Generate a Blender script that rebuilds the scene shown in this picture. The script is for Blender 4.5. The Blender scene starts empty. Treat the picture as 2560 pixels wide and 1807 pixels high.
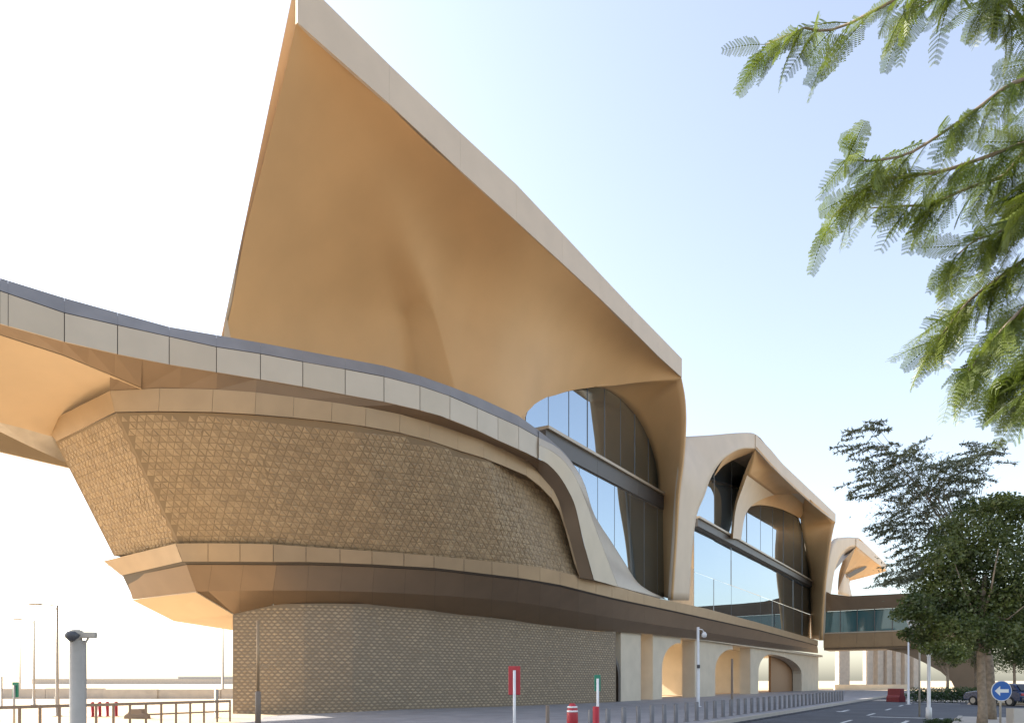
import bpy, bmesh, math, random
from mathutils import Vector
random.seed(7)
SC = bpy.context.scene
COL = SC.collection
R = math.radians
# ------------------------------------------------------------------ camera
FPX, CX, HY, CH = 1707.0, 1280.0, 1700.0, 1.65     # focal length, centre and horizon in photo pixels, eye height
cam = bpy.data.cameras.new('camera'); cam.sensor_width = 36.0
cam.lens = 36.0 * FPX / 2560.0
cam.shift_y = (HY - 903.5) / 2560.0
cam.clip_start = 0.1; cam.clip_end = 6000
co = bpy.data.objects.new('camera', cam); COL.objects.link(co)
co.location = (0, 0, CH); co.rotation_euler = (R(90), 0, 0)
SC.camera = co
# ------------------------------------------------------------------ sky, sun, exposure
SUN_AZ, SUN_EL = -68.0, 34.0           # degrees left of the view direction, height
w = bpy.data.worlds.new('World'); SC.world = w; w.use_nodes = True
nt = w.node_tree; nt.nodes.clear()
out = nt.nodes.new('ShaderNodeOutputWorld'); bg = nt.nodes.new('ShaderNodeBackground')
sky = nt.nodes.new('ShaderNodeTexSky'); sky.sky_type = 'NISHITA'; sky.sun_disc = False
sky.sun_elevation = R(SUN_EL); sky.sun_rotation = R(SUN_AZ)
sky.air_density = 1.3; sky.dust_density = 1.7; sky.ozone_density = 2.4; sky.altitude = 0
bg.inputs['Strength'].default_value = 0.15
hs = nt.nodes.new('ShaderNodeHueSaturation'); hs.inputs['Hue'].default_value = 0.506; hs.inputs['Saturation'].default_value = 0.66     # dusty gulf air
nt.links.new(sky.outputs[0], hs.inputs['Color']); nt.links.new(hs.outputs[0], bg.inputs[0]); nt.links.new(bg.outputs[0], out.inputs[0])
sl = bpy.data.lights.new('sun', 'SUN'); sl.energy = 4.9; sl.angle = R(0.5); sl.color = (1.0, 0.93, 0.82)
so = bpy.data.objects.new('sun', sl); COL.objects.link(so)
az, el = R(SUN_AZ), R(SUN_EL)
sdir = Vector((math.sin(az) * math.cos(el), math.cos(az) * math.cos(el), math.sin(el)))
so.rotation_euler = sdir.to_track_quat('Z', 'Y').to_euler(); so.location = (-60, 30, 60)
SC.view_settings.view_transform = 'Standard'; SC.view_settings.look = 'None'
SC.view_settings.gamma = 1.0; SC.view_settings.use_curve_mapping = False
SC.view_settings.exposure = 1.22
# ------------------------------------------------------------------ coordinates
DU = Vector((0.572, 0.820, 0)); DV = Vector((-0.820, 0.572, 0))     # along the facade, into the building
def uvz(u, v, z): return DU * u + DV * v + Vector((0, 0, z))
def P(px, py, Y): return Vector(((px - CX) / FPX * Y, Y, CH + (HY - py) / FPX * Y))
def Yv(px, v): return v / (0.572 - 0.820 * (px - CX) / FPX)
def Pv(px, py, v): return P(px, py, Yv(px, v))
def PG(px, Y, z=0.0): return Vector(((px - CX) / FPX * Y, Y, z))
def lerp(a, b, t): return a + (b - a) * t
def interp(tab, x):
    if x <= tab[0][0]: return tab[0][1]
    for (x0, y0), (x1, y1) in zip(tab, tab[1:]):
        if x <= x1: return y0 + (y1 - y0) * (x - x0) / (x1 - x0)
    return tab[-1][1]
def cr(pts, n, closed=False):
    """Catmull-Rom through 3-D points, resampled evenly to n points"""
    pts = [Vector(p) for p in pts]
    dense = []
    m = len(pts)
    for i in range(m - 1):
        p0 = pts[i - 1] if i > 0 else pts[i] * 2 - pts[i + 1]
        p1, p2 = pts[i], pts[i + 1]
        p3 = pts[i + 2] if i + 2 < m else pts[i + 1] * 2 - pts[i]
        for k in range(16):
            t = k / 16
            dense.append(0.5 * ((2 * p1) + (p2 - p0) * t + (2 * p0 - 5 * p1 + 4 * p2 - p3) * t * t + (3 * p1 - p0 - 3 * p2 + p3) * t ** 3))
    dense.append(pts[-1])
    return resample(dense, n)
def resample(pl, n):
    L = [0]
    for a, b in zip(pl, pl[1:]): L.append(L[-1] + (b - a).length)
    outp = []; j = 0
    for i in range(n):
        s = L[-1] * i / (n - 1)
        while j < len(pl) - 2 and L[j + 1] < s: j += 1
        d = L[j + 1] - L[j]
        outp.append(pl[j].lerp(pl[j + 1], (s - L[j]) / d if d > 1e-9 else 0))
    return outp
# ------------------------------------------------------------------ materials
def mat(name, col, rough=0.6, var=0.0, scale=3.0, bump=0.0, bscale=20.0, metal=0.0, spec=0.5, col2=None, noise_detail=4, sss=None, ior=None):
    m = bpy.data.materials.new(name); m.use_nodes = True
    n = m.node_tree; b = n.nodes['Principled BSDF']
    b.inputs['Base Color'].default_value = (*col, 1); b.inputs['Roughness'].default_value = rough
    b.inputs['Metallic'].default_value = metal; b.inputs['Specular IOR Level'].default_value = spec
    if ior: b.inputs['IOR'].default_value = ior
    tc = n.nodes.new('ShaderNodeTexCoord')
    if var > 0 or col2:
        no = n.nodes.new('ShaderNodeTexNoise'); no.inputs['Scale'].default_value = scale; no.inputs['Detail'].default_value = noise_detail
        n.links.new(tc.outputs['Object'], no.inputs['Vector'])
        ra = n.nodes.new('ShaderNodeValToRGB')
        c1 = tuple(max(0, c * (1 - var)) for c in col); c2 = col2 if col2 else tuple(min(1, c * (1 + var)) for c in col)
        ra.color_ramp.elements[0].position = 0.32; ra.color_ramp.elements[1].position = 0.68
        ra.color_ramp.elements[0].color = (*c1, 1); ra.color_ramp.elements[1].color = (*c2, 1)
        n.links.new(no.outputs['Fac'], ra.inputs['Fac']); n.links.new(ra.outputs['Color'], b.inputs['Base Color'])
    if bump > 0:
        nb = n.nodes.new('ShaderNodeTexNoise'); nb.inputs['Scale'].default_value = bscale; nb.inputs['Detail'].default_value = 5
        n.links.new(tc.outputs['Object'], nb.inputs['Vector'])
        bu = n.nodes.new('ShaderNodeBump'); bu.inputs['Strength'].default_value = bump; bu.inputs['Distance'].default_value = 0.02
        n.links.new(nb.outputs['Fac'], bu.inputs['Height']); n.links.new(bu.outputs['Normal'], b.inputs['Normal'])
    return m
M = {}
M['shell'] = mat('sand cladding shaded', (0.62, 0.38, 0.175), 0.55, 0.05, 0.35, 0.05, 3)  # tan deepened to carry the shade and warm bounce of the undersides
M['fascia'] = mat('sand cladding skylit', (0.60, 0.485, 0.36), 0.5, 0.04, 0.6)  # paler copy of the cladding, skylight put into its colour
M['leg'] = M['fascia']  # sky glare on the legs comes from this paler colour
M['bandp'] = mat('champagne panel', (0.47, 0.395, 0.30), 0.38, 0.04, 0.8, metal=0.25)
M['bandp2'] = mat('champagne panel warmer', (0.45, 0.375, 0.28), 0.38, 0.04, 0.8, metal=0.25)
M['coping'] = mat('grey coping', (0.22, 0.205, 0.20), 0.55, 0.08, 1.2)
M['trim'] = mat('bronze trim panel', (0.34, 0.22, 0.115), 0.45, 0.06, 0.9, metal=0.15)
M['edge'] = mat('bronze edge panel', (0.38, 0.27, 0.16), 0.42, 0.06, 0.9, metal=0.2)
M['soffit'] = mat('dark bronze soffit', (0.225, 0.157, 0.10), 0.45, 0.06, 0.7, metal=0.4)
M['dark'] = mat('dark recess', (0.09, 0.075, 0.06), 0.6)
M['lightsoffit'] = mat('pale soffit', (0.58, 0.43, 0.27), 0.6, 0.05, 0.5)
M['t1'] = mat('tile light', (0.375, 0.27, 0.155), 0.5, 0.06, 2)
M['t2'] = mat('tile mid', (0.335, 0.238, 0.135), 0.5, 0.06, 2)
M['t3'] = mat('tile dark', (0.295, 0.21, 0.12), 0.5, 0.06, 2)
M['tb'] = mat('tile backing', (0.225, 0.16, 0.092), 0.7)
M['b1'] = mat('screen light', (0.40, 0.305, 0.195), 0.5, 0.06, 2)
M['b2'] = mat('screen mid', (0.355, 0.272, 0.175), 0.5, 0.06, 2)
M['b3'] = mat('screen dark', (0.31, 0.24, 0.155), 0.5, 0.06, 2)
M['bb'] = mat('screen backing', (0.215, 0.165, 0.11), 0.7)
M['glass'] = mat('coated glass', (0.38, 0.46, 0.53), 0.02, metal=0.95)
M['glass2'] = mat('clear tinted glass', (0.05, 0.13, 0.14), 0.03, ior=1.8)
M['mull'] = mat('mullion metal', (0.13, 0.125, 0.12), 0.4, metal=0.4)
M['mullion'] = mat('grey mullion', (0.20, 0.205, 0.21), 0.4, metal=0.3)
M['ledge'] = mat('ledge metal', (0.10, 0.092, 0.085), 0.45, metal=0.2)
M['conc'] = mat('pale concrete', (0.47, 0.425, 0.37), 0.8, 0.08, 1.5, 0.2, 25)
M['pole'] = mat('galvanised pole', (0.42, 0.375, 0.31), 0.5, 0.06, 4, metal=0.1)
M['bollard'] = mat('bollard metal', (0.17, 0.165, 0.165), 0.5, 0.1, 4, metal=0.2)
M['whitep'] = mat('white painted pole', (0.74, 0.73, 0.72), 0.45, 0.04, 4)
M['darkp'] = mat('dark painted metal', (0.07, 0.07, 0.075), 0.5)
M['brownp'] = mat('brown painted metal', (0.20, 0.15, 0.11), 0.55)
M['red'] = mat('red paint', (0.42, 0.03, 0.04), 0.45, 0.1, 4)
M['green'] = mat('green sign face', (0.02, 0.20, 0.12), 0.4)
M['blue'] = mat('blue sign face', (0.01, 0.11, 0.42), 0.35)
M['white'] = mat('white paint', (0.80, 0.80, 0.78), 0.5)
M['stone'] = mat('pier stone', (0.60, 0.52, 0.40), 0.6, 0.06, 0.8)
M['door'] = mat('brown shutter', (0.28, 0.15, 0.07), 0.5)
M['bark'] = mat('tree bark', (0.23, 0.18, 0.13), 0.9, 0.25, 8, 0.6, 30)
# ------------------------------------------------------------------ object helpers
def link(name, me, m, parent=None, smooth=False):
    o = bpy.data.objects.new(name, me); COL.objects.link(o)
    if m is not None:
        ms = m if isinstance(m, list) else [m]
        if not me.materials:
            for x in ms: me.materials.append(x)
    if smooth:
        for p in me.polygons: p.use_smooth = True
    if parent is not None: o.parent = parent
    return o
def mesh(name, vs, fs, m, parent=None, smooth=False, mi=None):
    me = bpy.data.meshes.new(name); me.from_pydata([tuple(v) for v in vs], [], fs); me.update()
    o = link(name, me, m, parent, smooth)
    if mi: me.polygons.foreach_set('material_index', mi)
    return o
def tag(o, label=None, cat=None, group=None, kind=None):
    if label: o['label'] = label
    if cat: o['category'] = cat
    if group: o['group'] = group
    if kind: o['kind'] = kind
    return o
def empty(name, loc=(0, 0, 0)):
    o = bpy.data.objects.new(name, None); COL.objects.link(o); o.location = loc; o.empty_display_size = 0.2
    return o
def solid(o, t, offset=-1):
    md = o.modifiers.new('thickness', 'SOLIDIFY'); md.thickness = t; md.offset = offset; md.use_even_offset = False
    return o
def strip(name, rows, m, parent=None, smooth=True, thick=None, off=-1, flip=False):
    """surface through a list of equally long polylines"""
    vs = [p for r in rows for p in r]; n = len(rows[0]); fs = []
    for j in range(len(rows) - 1):
        for i in range(n - 1):
            q = (j * n + i, j * n + i + 1, (j + 1) * n + i + 1, (j + 1) * n + i)
            fs.append(q[::-1] if flip else q)
    o = mesh(name, vs, fs, m, parent, smooth)
    if thick: solid(o, thick, off)
    return o
def ruled(a, b, k, bulge=Vector((0, 0, 0)), prof=None):
    rows = []
    n = len(a)
    for j in range(k + 1):
        t = j / k
        rows.append([a[i].lerp(b[i], t) + bulge * (math.sin(math.pi * t) * (math.sin(math.pi * i / (n - 1)) if prof is None else prof(i / (n - 1)))) for i in range(n)])
    return rows
class MB:
    def __init__(s): s.v = []; s.f = []; s.mi = []
    def box(s, c, sx, sy, sz, rz=0.0, mi=0, base=False):
        c = Vector(c); ca, sa = math.cos(rz), math.sin(rz); i0 = len(s.v)
        for dz in ((0, sz) if base else (-sz / 2, sz / 2)):
            for dx, dy in ((-1, -1), (1, -1), (1, 1), (-1, 1)):
                x, y = dx * sx / 2, dy * sy / 2
                s.v.append(c + Vector((x * ca - y * sa, x * sa + y * ca, dz)))
        for q in ((3, 2, 1, 0), (4, 5, 6, 7), (0, 1, 5, 4), (1, 2, 6, 5), (2, 3, 7, 6), (3, 0, 4, 7)):
            s.f.append(tuple(i0 + k for k in q)); s.mi.append(mi)
        return s
    def tube(s, pts, rad, seg=10, mi=0, cap=True):
        pts = [Vector(p) for p in pts]; rad = rad if isinstance(rad, (list, tuple)) else [rad] * len(pts)
        i0 = len(s.v); up = None
        for i, p in enumerate(pts):
            d = (pts[min(i + 1, len(pts) - 1)] - pts[max(i - 1, 0)])
            if d.length < 1e-9: d = Vector((0, 0, 1))
            d.normalize()
            if up is None: up = Vector((1, 0, 0)) if abs(d.x) < 0.9 else Vector((0, 1, 0))
            a = d.cross(up)
            if a.length < 1e-6: a = d.cross(Vector((0, 1, 0)))
            a.normalize(); b = d.cross(a); up = -b.cross(d) if False else up
            for k in range(seg):
                t = 2 * math.pi * k / seg
                s.v.append(p + (a * math.cos(t) + b * math.sin(t)) * rad[i])
        for i in range(len(pts) - 1):
            for k in range(seg):
                k2 = (k + 1) % seg
                s.f.append((i0 + i * seg + k, i0 + i * seg + k2, i0 + (i + 1) * seg + k2, i0 + (i + 1) * seg + k)); s.mi.append(mi)
        if cap:
            s.f.append(tuple(i0 + k for k in range(seg))[::-1]); s.mi.append(mi)
            s.f.append(tuple(i0 + (len(pts) - 1) * seg + k for k in range(seg))); s.mi.append(mi)
        return s
    def poly(s, pts, mi=0):
        i0 = len(s.v); s.v += [Vector(p) for p in pts]; s.f.append(tuple(range(i0, i0 + len(pts)))); s.mi.append(mi); return s
    def prism(s, pts, d, mi=0):
        """polygon pts extruded by vector d"""
        i0 = len(s.v); n = len(pts); d = Vector(d)
        s.v += [Vector(p) for p in pts] + [Vector(p) + d for p in pts]
        s.f.append(tuple(range(i0, i0 + n))); s.f.append(tuple(range(i0 + n, i0 + 2 * n))[::-1]); s.mi += [mi, mi]
        for k in range(n):
            k2 = (k + 1) % n
            s.f.append((i0 + k2, i0 + k, i0 + n + k, i0 + n + k2)); s.mi.append(mi)
        return s
    def build(s, name, m, parent=None, smooth=False, bevel=0.0):
        o = mesh(name, s.v, s.f, m, parent, False, s.mi if isinstance(m, list) else None)
        me = o.data
        bm = bmesh.new(); bm.from_mesh(me); bmesh.ops.recalc_face_normals(bm, faces=bm.faces); bm.to_mesh(me); bm.free()
        if smooth:
            for p in me.polygons: p.use_smooth = len(p.vertices) == 4
        if bevel:
            md = o.modifiers.new('bevel', 'BEVEL'); md.width = bevel; md.segments = 2; md.limit_method = 'ANGLE'
        return o
def copy_tree(o, parent=None):
    c = o.copy(); COL.objects.link(c); c.parent = parent
    for ch in list(o.children): copy_tree(ch, c)
    return c
def bar(name, a, b, wv, hv, m, parent=None):
    """square bar from a to b; wv and hv are its two cross vectors"""
    return MB().prism([a - wv / 2 - hv / 2, a + wv / 2 - hv / 2, a + wv / 2 + hv / 2, a - wv / 2 + hv / 2], b - a).build(name, m, parent)

# ================================================================== GROUND
def ground_mat():
    m = mat('sandy paving', (0.60, 0.45, 0.28), 0.85, 0.10, 0.12, 0.15, 8); return m
def asphalt_mat():
    m = mat('worn asphalt', (0.075, 0.078, 0.088), 0.8, 0.22, 0.5, 0.35, 60); return m
M['ground'] = ground_mat(); M['asphalt'] = asphalt_mat()
M['pave'] = mat('grey paving slabs', (0.34, 0.325, 0.325), 0.75, 0.09, 0.6, 0.15, 20)
def slab_joints(m, rot):
    n = m.node_tree; b = n.nodes['Principled BSDF']; src = b.inputs['Base Color'].links[0].from_socket
    tc = n.nodes.new('ShaderNodeTexCoord'); mp = n.nodes.new('ShaderNodeMapping'); mp.inputs['Rotation'].default_value = (0, 0, rot)
    br = n.nodes.new('ShaderNodeTexBrick'); br.inputs['Scale'].default_value = 1.0; br.inputs['Brick Width'].default_value = 1.2; br.inputs['Row Height'].default_value = .6; br.inputs['Mortar Size'].default_value = .012
    br.inputs['Color1'].default_value = (1, 1, 1, 1); br.inputs['Color2'].default_value = (.86, .86, .87, 1); br.inputs['Mortar'].default_value = (.55, .55, .55, 1)
    mx = n.nodes.new('ShaderNodeMix'); mx.data_type = 'RGBA'; mx.blend_type = 'MULTIPLY'; mx.inputs[0].default_value = 1
    n.links.new(tc.outputs['Object'], mp.inputs[0]); n.links.new(mp.outputs[0], br.inputs['Vector'])
    n.links.new(src, mx.inputs[6]); n.links.new(br.outputs['Color'], mx.inputs[7]); n.links.new(mx.outputs[2], b.inputs['Base Color'])
slab_joints(M['pave'], -math.atan2(DU.y, DU.x))
S = 2500
tag(mesh('ground', [(-S, -300, 0), (S, -300, 0), (S, S, 0), (-S, S, 0)], [(0, 1, 2, 3)], M['ground']), 'pale sandy ground stretching to the horizon', 'ground', kind='structure')
# road between the two kerbs, its crossing arm and the pavement by the station
VK = 8.2
rm = MB()
rm.poly([uvz(-20, 1.2, .004), uvz(-20, VK, .004), uvz(120, VK, .004), uvz(120, 1.2, .004)])
rm.poly([uvz(36, -140, .004), uvz(36, 1.2, .004), uvz(56.5, 1.2, .004), uvz(56.5, -140, .004)])
tag(rm.build('road', M['asphalt']), 'blue grey asphalt road curving past the station', 'road', kind='structure')
pv = MB()
plan = [uvz(-20, VK + .15, 0), uvz(120, VK + .15, 0), uvz(120, 24, 0), uvz(18, 25.5, 0), uvz(16, 23, 0), uvz(-20, 12, 0)]
pv.prism([p + Vector((0, 0, .12)) for p in plan], (0, 0, -.14))
tag(pv.build('pavement', M['pave']), 'grey paved forecourt along the station wall', 'pavement', kind='structure')
def kerb(u0, u1, v, wd, par):
    st = MB(); st.box((0, 0, 0), .98, wd, .15, base=True)
    me0 = None
    n = int(u1 - u0)
    for i in range(n):
        p = uvz(u0 + i + .5, v, 0)
        if me0 is None:
            o = st.build('kerb_stone', M['conc'], par, bevel=.015); me0 = o.data
        else:
            o = bpy.data.objects.new('kerb_stone', me0); COL.objects.link(o); o.parent = par
        o.location = p; o.rotation_euler = (0, 0, math.atan2(DU.y, DU.x))
kb = empty('kerb'); tag(kb, 'pale kerb between station pavement and road', 'kerb', kind='structure'); kerb(10, 95, VK + .075, .15, kb)
isl = MB()
isl.prism([p for p in (uvz(-5, .9, .12), uvz(35, .9, .12), uvz(35, -9, .12), uvz(-5, -9, .12))], (0, 0, -.14))
tag(isl.build('corner_pavement', M['conc']), 'pale corner pavement around the right-hand tree', 'pavement', kind='structure')
kb2 = empty('kerb'); tag(kb2, 'pale kerb of the right-hand corner pavement', 'kerb', kind='structure'); kerb(8, 35, .98, .15, kb2)
lot = MB(); lot.poly([uvz(-120, -9.2, .004), uvz(35.9, -9.2, .004), uvz(35.9, -140, .004), uvz(-120, -140, .004)])
tag(lot.build('unseen_asphalt', M['asphalt']), 'unseen asphalt added behind the corner pavement to cut bounce light', 'unseen ground', kind='structure')  # dark ground added out of view to cut bounce onto the canopy
med = MB(); med.prism([uvz(57, .9, .12), uvz(118, .9, .12), uvz(118, -140, .12), uvz(57, -140, .12)], (0, 0, -.14))  # verge carried far out of view to cut bounce light
tag(med.build('planted_verge', mat('verge soil', (.30, .25, .17), .95, .2, 1)), 'planted verge beyond the side road', 'verge', kind='structure')
mk = MB()
def dash(u, v, lu, lv): mk.poly([uvz(u, v, .009), uvz(u, v + lv, .009), uvz(u + lu, v + lv, .009), uvz(u + lu, v, .009)])
for i in range(9): dash(22 + i * 7, 4.6, 2.4, .14)
for i in range(2): dash(20, VK - .35, 80, .1)
dash(34.6, 1.6, .35, 2.8); dash(57.0, 1.6, .35, 2.8)
for v in (2.7, 6.4):
    u = 40 if v > 5 else 30
    mk.poly([uvz(u, v - .08, .009), uvz(u, v + .08, .009), uvz(u + 2.2, v + .08, .009), uvz(u + 2.2, v - .08, .009)])
    mk.poly([uvz(u - .9, v, .0095), uvz(u, v + .34, .0095), uvz(u, v - .34, .0095)])
tag(mk.build('road_markings', mat('worn road paint', (.62, .62, .60), .7, .25, 3)), 'white lines and arrows painted on the road', 'road marking', kind='structure')

# ================================================================== STATION
ST = empty('metro_station', uvz(40, 26, 0)); ST.location = (0, 0, 0)
tag(ST, 'sand coloured station with sweeping peaked roof shells above a tiled podium', 'station building')
# plan tables: depth of each element by photo column
LIP = [(439, 31.2), (560, 31.15), (683, 31.4), (800, 32.1), (959, 33.0), (1115, 34.3), (1250, 36.1), (1335, 37.7), (1442, 40.7), (1485, 42.3)]
def lipY(px):
    return interp(LIP, px) if px < 1485 else Yv(px, 20.05)
lip_top_py = [(439, 1358), (560, 1357), (683, 1360), (800, 1368), (959, 1379), (1115, 1391), (1250, 1405), (1335, 1414), (1442, 1438), (1485, 1448), (1632, 1492), (1760, 1519), (1900, 1557), (2045, 1600)]
lip_bot_py = [(456, 1403), (560, 1403), (683, 1404), (779, 1404), (918, 1409), (1092, 1419), (1300, 1444), (1392, 1459), (1533, 1494), (1675, 1524), (1900, 1574), (2045, 1612)]
# ---- podium lip, one panel per segment
def pan(name, a0, a1, b1, b0, m, parent, th=.05, inset=.012, smooth=False):
    """panel over the quad a0-a1 (bottom) b0-b1 (top), edges drawn in a little so that joints show"""
    c = (a0 + a1 + b0 + b1) / 4
    q = []
    for p in (a0, a1, b1, b0):
        q.append(p)
    du = (a1 - a0).normalized(); dw = (b1 - b0).normalized()
    q = [a0 + du * inset, a1 - du * inset, b1 - dw * inset, b0 + dw * inset]
    n = (a1 - a0).cross(b0 - a0).normalized()
    if n.dot(c - Vector((0, 0, CH))) > 0: n = -n
    if abs((q[2] - q[0]).dot((q[1] - q[0]).cross(q[3] - q[0]).normalized())) > .008:     # twisted panel: a gently warped sheet
        rows = [[(q[0].lerp(q[1], i / 5)).lerp(q[3].lerp(q[2], i / 5), j / 5) for i in range(6)] for j in range(6)]
        nv = (q[1] - q[0]).cross(q[3] - q[0])
        o = strip(name, rows, m, parent, True, None, flip=nv.dot(n) < 0); return o
    return MB().prism(q, -n * th).build(name, m, parent)
LP = empty('podium_edge'); LP.parent = ST
FLt = P(258, 1402, 35.8); FLb = P(303, 1438, 35.6)
lipx = [439, 520, 600, 683, 765, 850, 930, 1010, 1085, 1160, 1230, 1295, 1350, 1400, 1445, 1490, 1530, 1570, 1610, 1650, 1690, 1730, 1770, 1805, 1840, 1870, 1900, 1930, 1955, 1980, 2005, 2025, 2045]
lt = [P(x, interp(lip_top_py, x), lipY(x)) for x in lipx]
lb = [P(x, interp(lip_bot_py, x), lipY(x) + .22) for x in lipx]
lb[0] = P(456, 1403, 31.3)
for i in range(len(lipx) - 1):
    pan('edge_panel', lb[i], lb[i + 1], lt[i + 1], lt[i], M['edge'], LP)
pan('edge_panel', FLb, lb[0], lt[0], FLt, M['edge'], LP)
# backing and top of the lip so that no light leaks
back = lambda p, d, dz=0: p + DV * d + Vector((0, 0, dz))
strip('edge_backing', [[p + Vector((-.01, .12, 0)) for p in [FLb] + lb], [p + Vector((-.01, .12, -.02)) for p in [FLt] + lt]], M['dark'], LP, False)
strip('podium_roof', [[p + Vector((.05, 0.12, -.2)) for p in [FLt] + lt], [uvz(max(p.dot(DU), 16.6) + 1, 38, p.z - .2) for p in [FLt] + lt]], M['conc'], ST, False)
# ---- inclined underside in two facets
f1_py = [(491, 1478), (657, 1475), (848, 1475), (1057, 1484), (1300, 1503), (1450, 1530), (1561, 1549), (1748, 1577), (1900, 1601), (2045, 1623)]
f2_py = [(584, 1534), (674, 1512), (796, 1509), (988, 1512), (1092, 1530), (1300, 1553), (1496, 1580), (1561, 1577), (1748, 1597), (1900, 1617), (2045, 1632)]
def wallY(px):
    return interp([(584, 34.0), (744, 33.8), (883, 34.6), (1057, 36.8), (1250, 40.0), (1300, 41.3), (1420, 44.5), (1545, 49.0)], px) if px < 1545 else Yv(px, 21.6)
fx = lipx
r0 = [lb[i] + Vector((.05, .30, -.10)) for i in range(len(fx))]
r1 = [P(max(x, 491), interp(f1_py, max(x, 491)), lerp(lipY(max(x, 491)), wallY(max(x, 600)), .45)) for x in fx]
r2 = [P(max(x, 584), interp(f2_py, max(x, 584)), wallY(max(x, 584)) - .02) for x in fx]
for it in range(3):                                   # even out the facet lines
    for rr_ in (r1, r2):
        q_ = [p.copy() for p in rr_]
        for i in range(4, len(fx) - 1): rr_[i] = q_[i] * .5 + (q_[i - 1] + q_[i + 1]) * .25
fl1 = P(331, 1497, 36.4); fl2 = P(435, 1550, 38.5)
MBo = empty('soffit'); MBo.parent = ST
def facet(rows_a, rows_b, m, nm):
    for i in range(len(rows_a) - 1):
        if (rows_a[i + 1] - rows_a[i]).length < .05 or (rows_b[i + 1] - rows_b[i]).length < .02: 
            if (rows_a[i + 1] - rows_a[i]).length < .05 and (rows_b[i + 1] - rows_b[i]).length < .05: continue
        pan(nm, rows_b[i], rows_b[i + 1], rows_a[i + 1], rows_a[i], m, MBo, .04, .004)
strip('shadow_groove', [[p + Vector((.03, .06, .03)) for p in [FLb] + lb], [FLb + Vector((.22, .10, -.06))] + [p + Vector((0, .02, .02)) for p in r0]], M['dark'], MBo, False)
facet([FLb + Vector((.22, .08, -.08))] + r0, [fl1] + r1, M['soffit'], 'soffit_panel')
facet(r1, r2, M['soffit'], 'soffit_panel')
# pale flat soffit under the left end, running back
zl = r2[0].z
fs_pts = [fl1, r1[0], r2[0], P(700, 1508, 36.5), P(900, 1560, 55), P(700, 1578, 50), P(575, 1572, 44.7), fl2]
bkd = Vector((.0, .07, .07))
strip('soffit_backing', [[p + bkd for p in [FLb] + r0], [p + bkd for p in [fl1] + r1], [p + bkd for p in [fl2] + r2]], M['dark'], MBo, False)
o = mesh('pale_soffit', fs_pts, [(0, 1, 7), (1, 2, 7), (2, 3, 6, 7), (3, 4, 5, 6)], M['lightsoffit'], MBo); solid(o, .05)
# back of the underside to the ground far side is left open: trains' hall core
# ---- lower drum wall with fine relief
def uvwall(s_pts_b, s_pts_t):
    pass
lwx = [582, 640, 700, 760, 820, 883, 940, 1000, 1057, 1110, 1160, 1210, 1250, 1300, 1350, 1390, 1430, 1470, 1505, 1540]
lwb = [PG(x, wallY(x)) for x in lwx]
lwt = [P(x, interp(f2_py, x), wallY(x)) + Vector((0, 0, .04)) for x in lwx]
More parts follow.
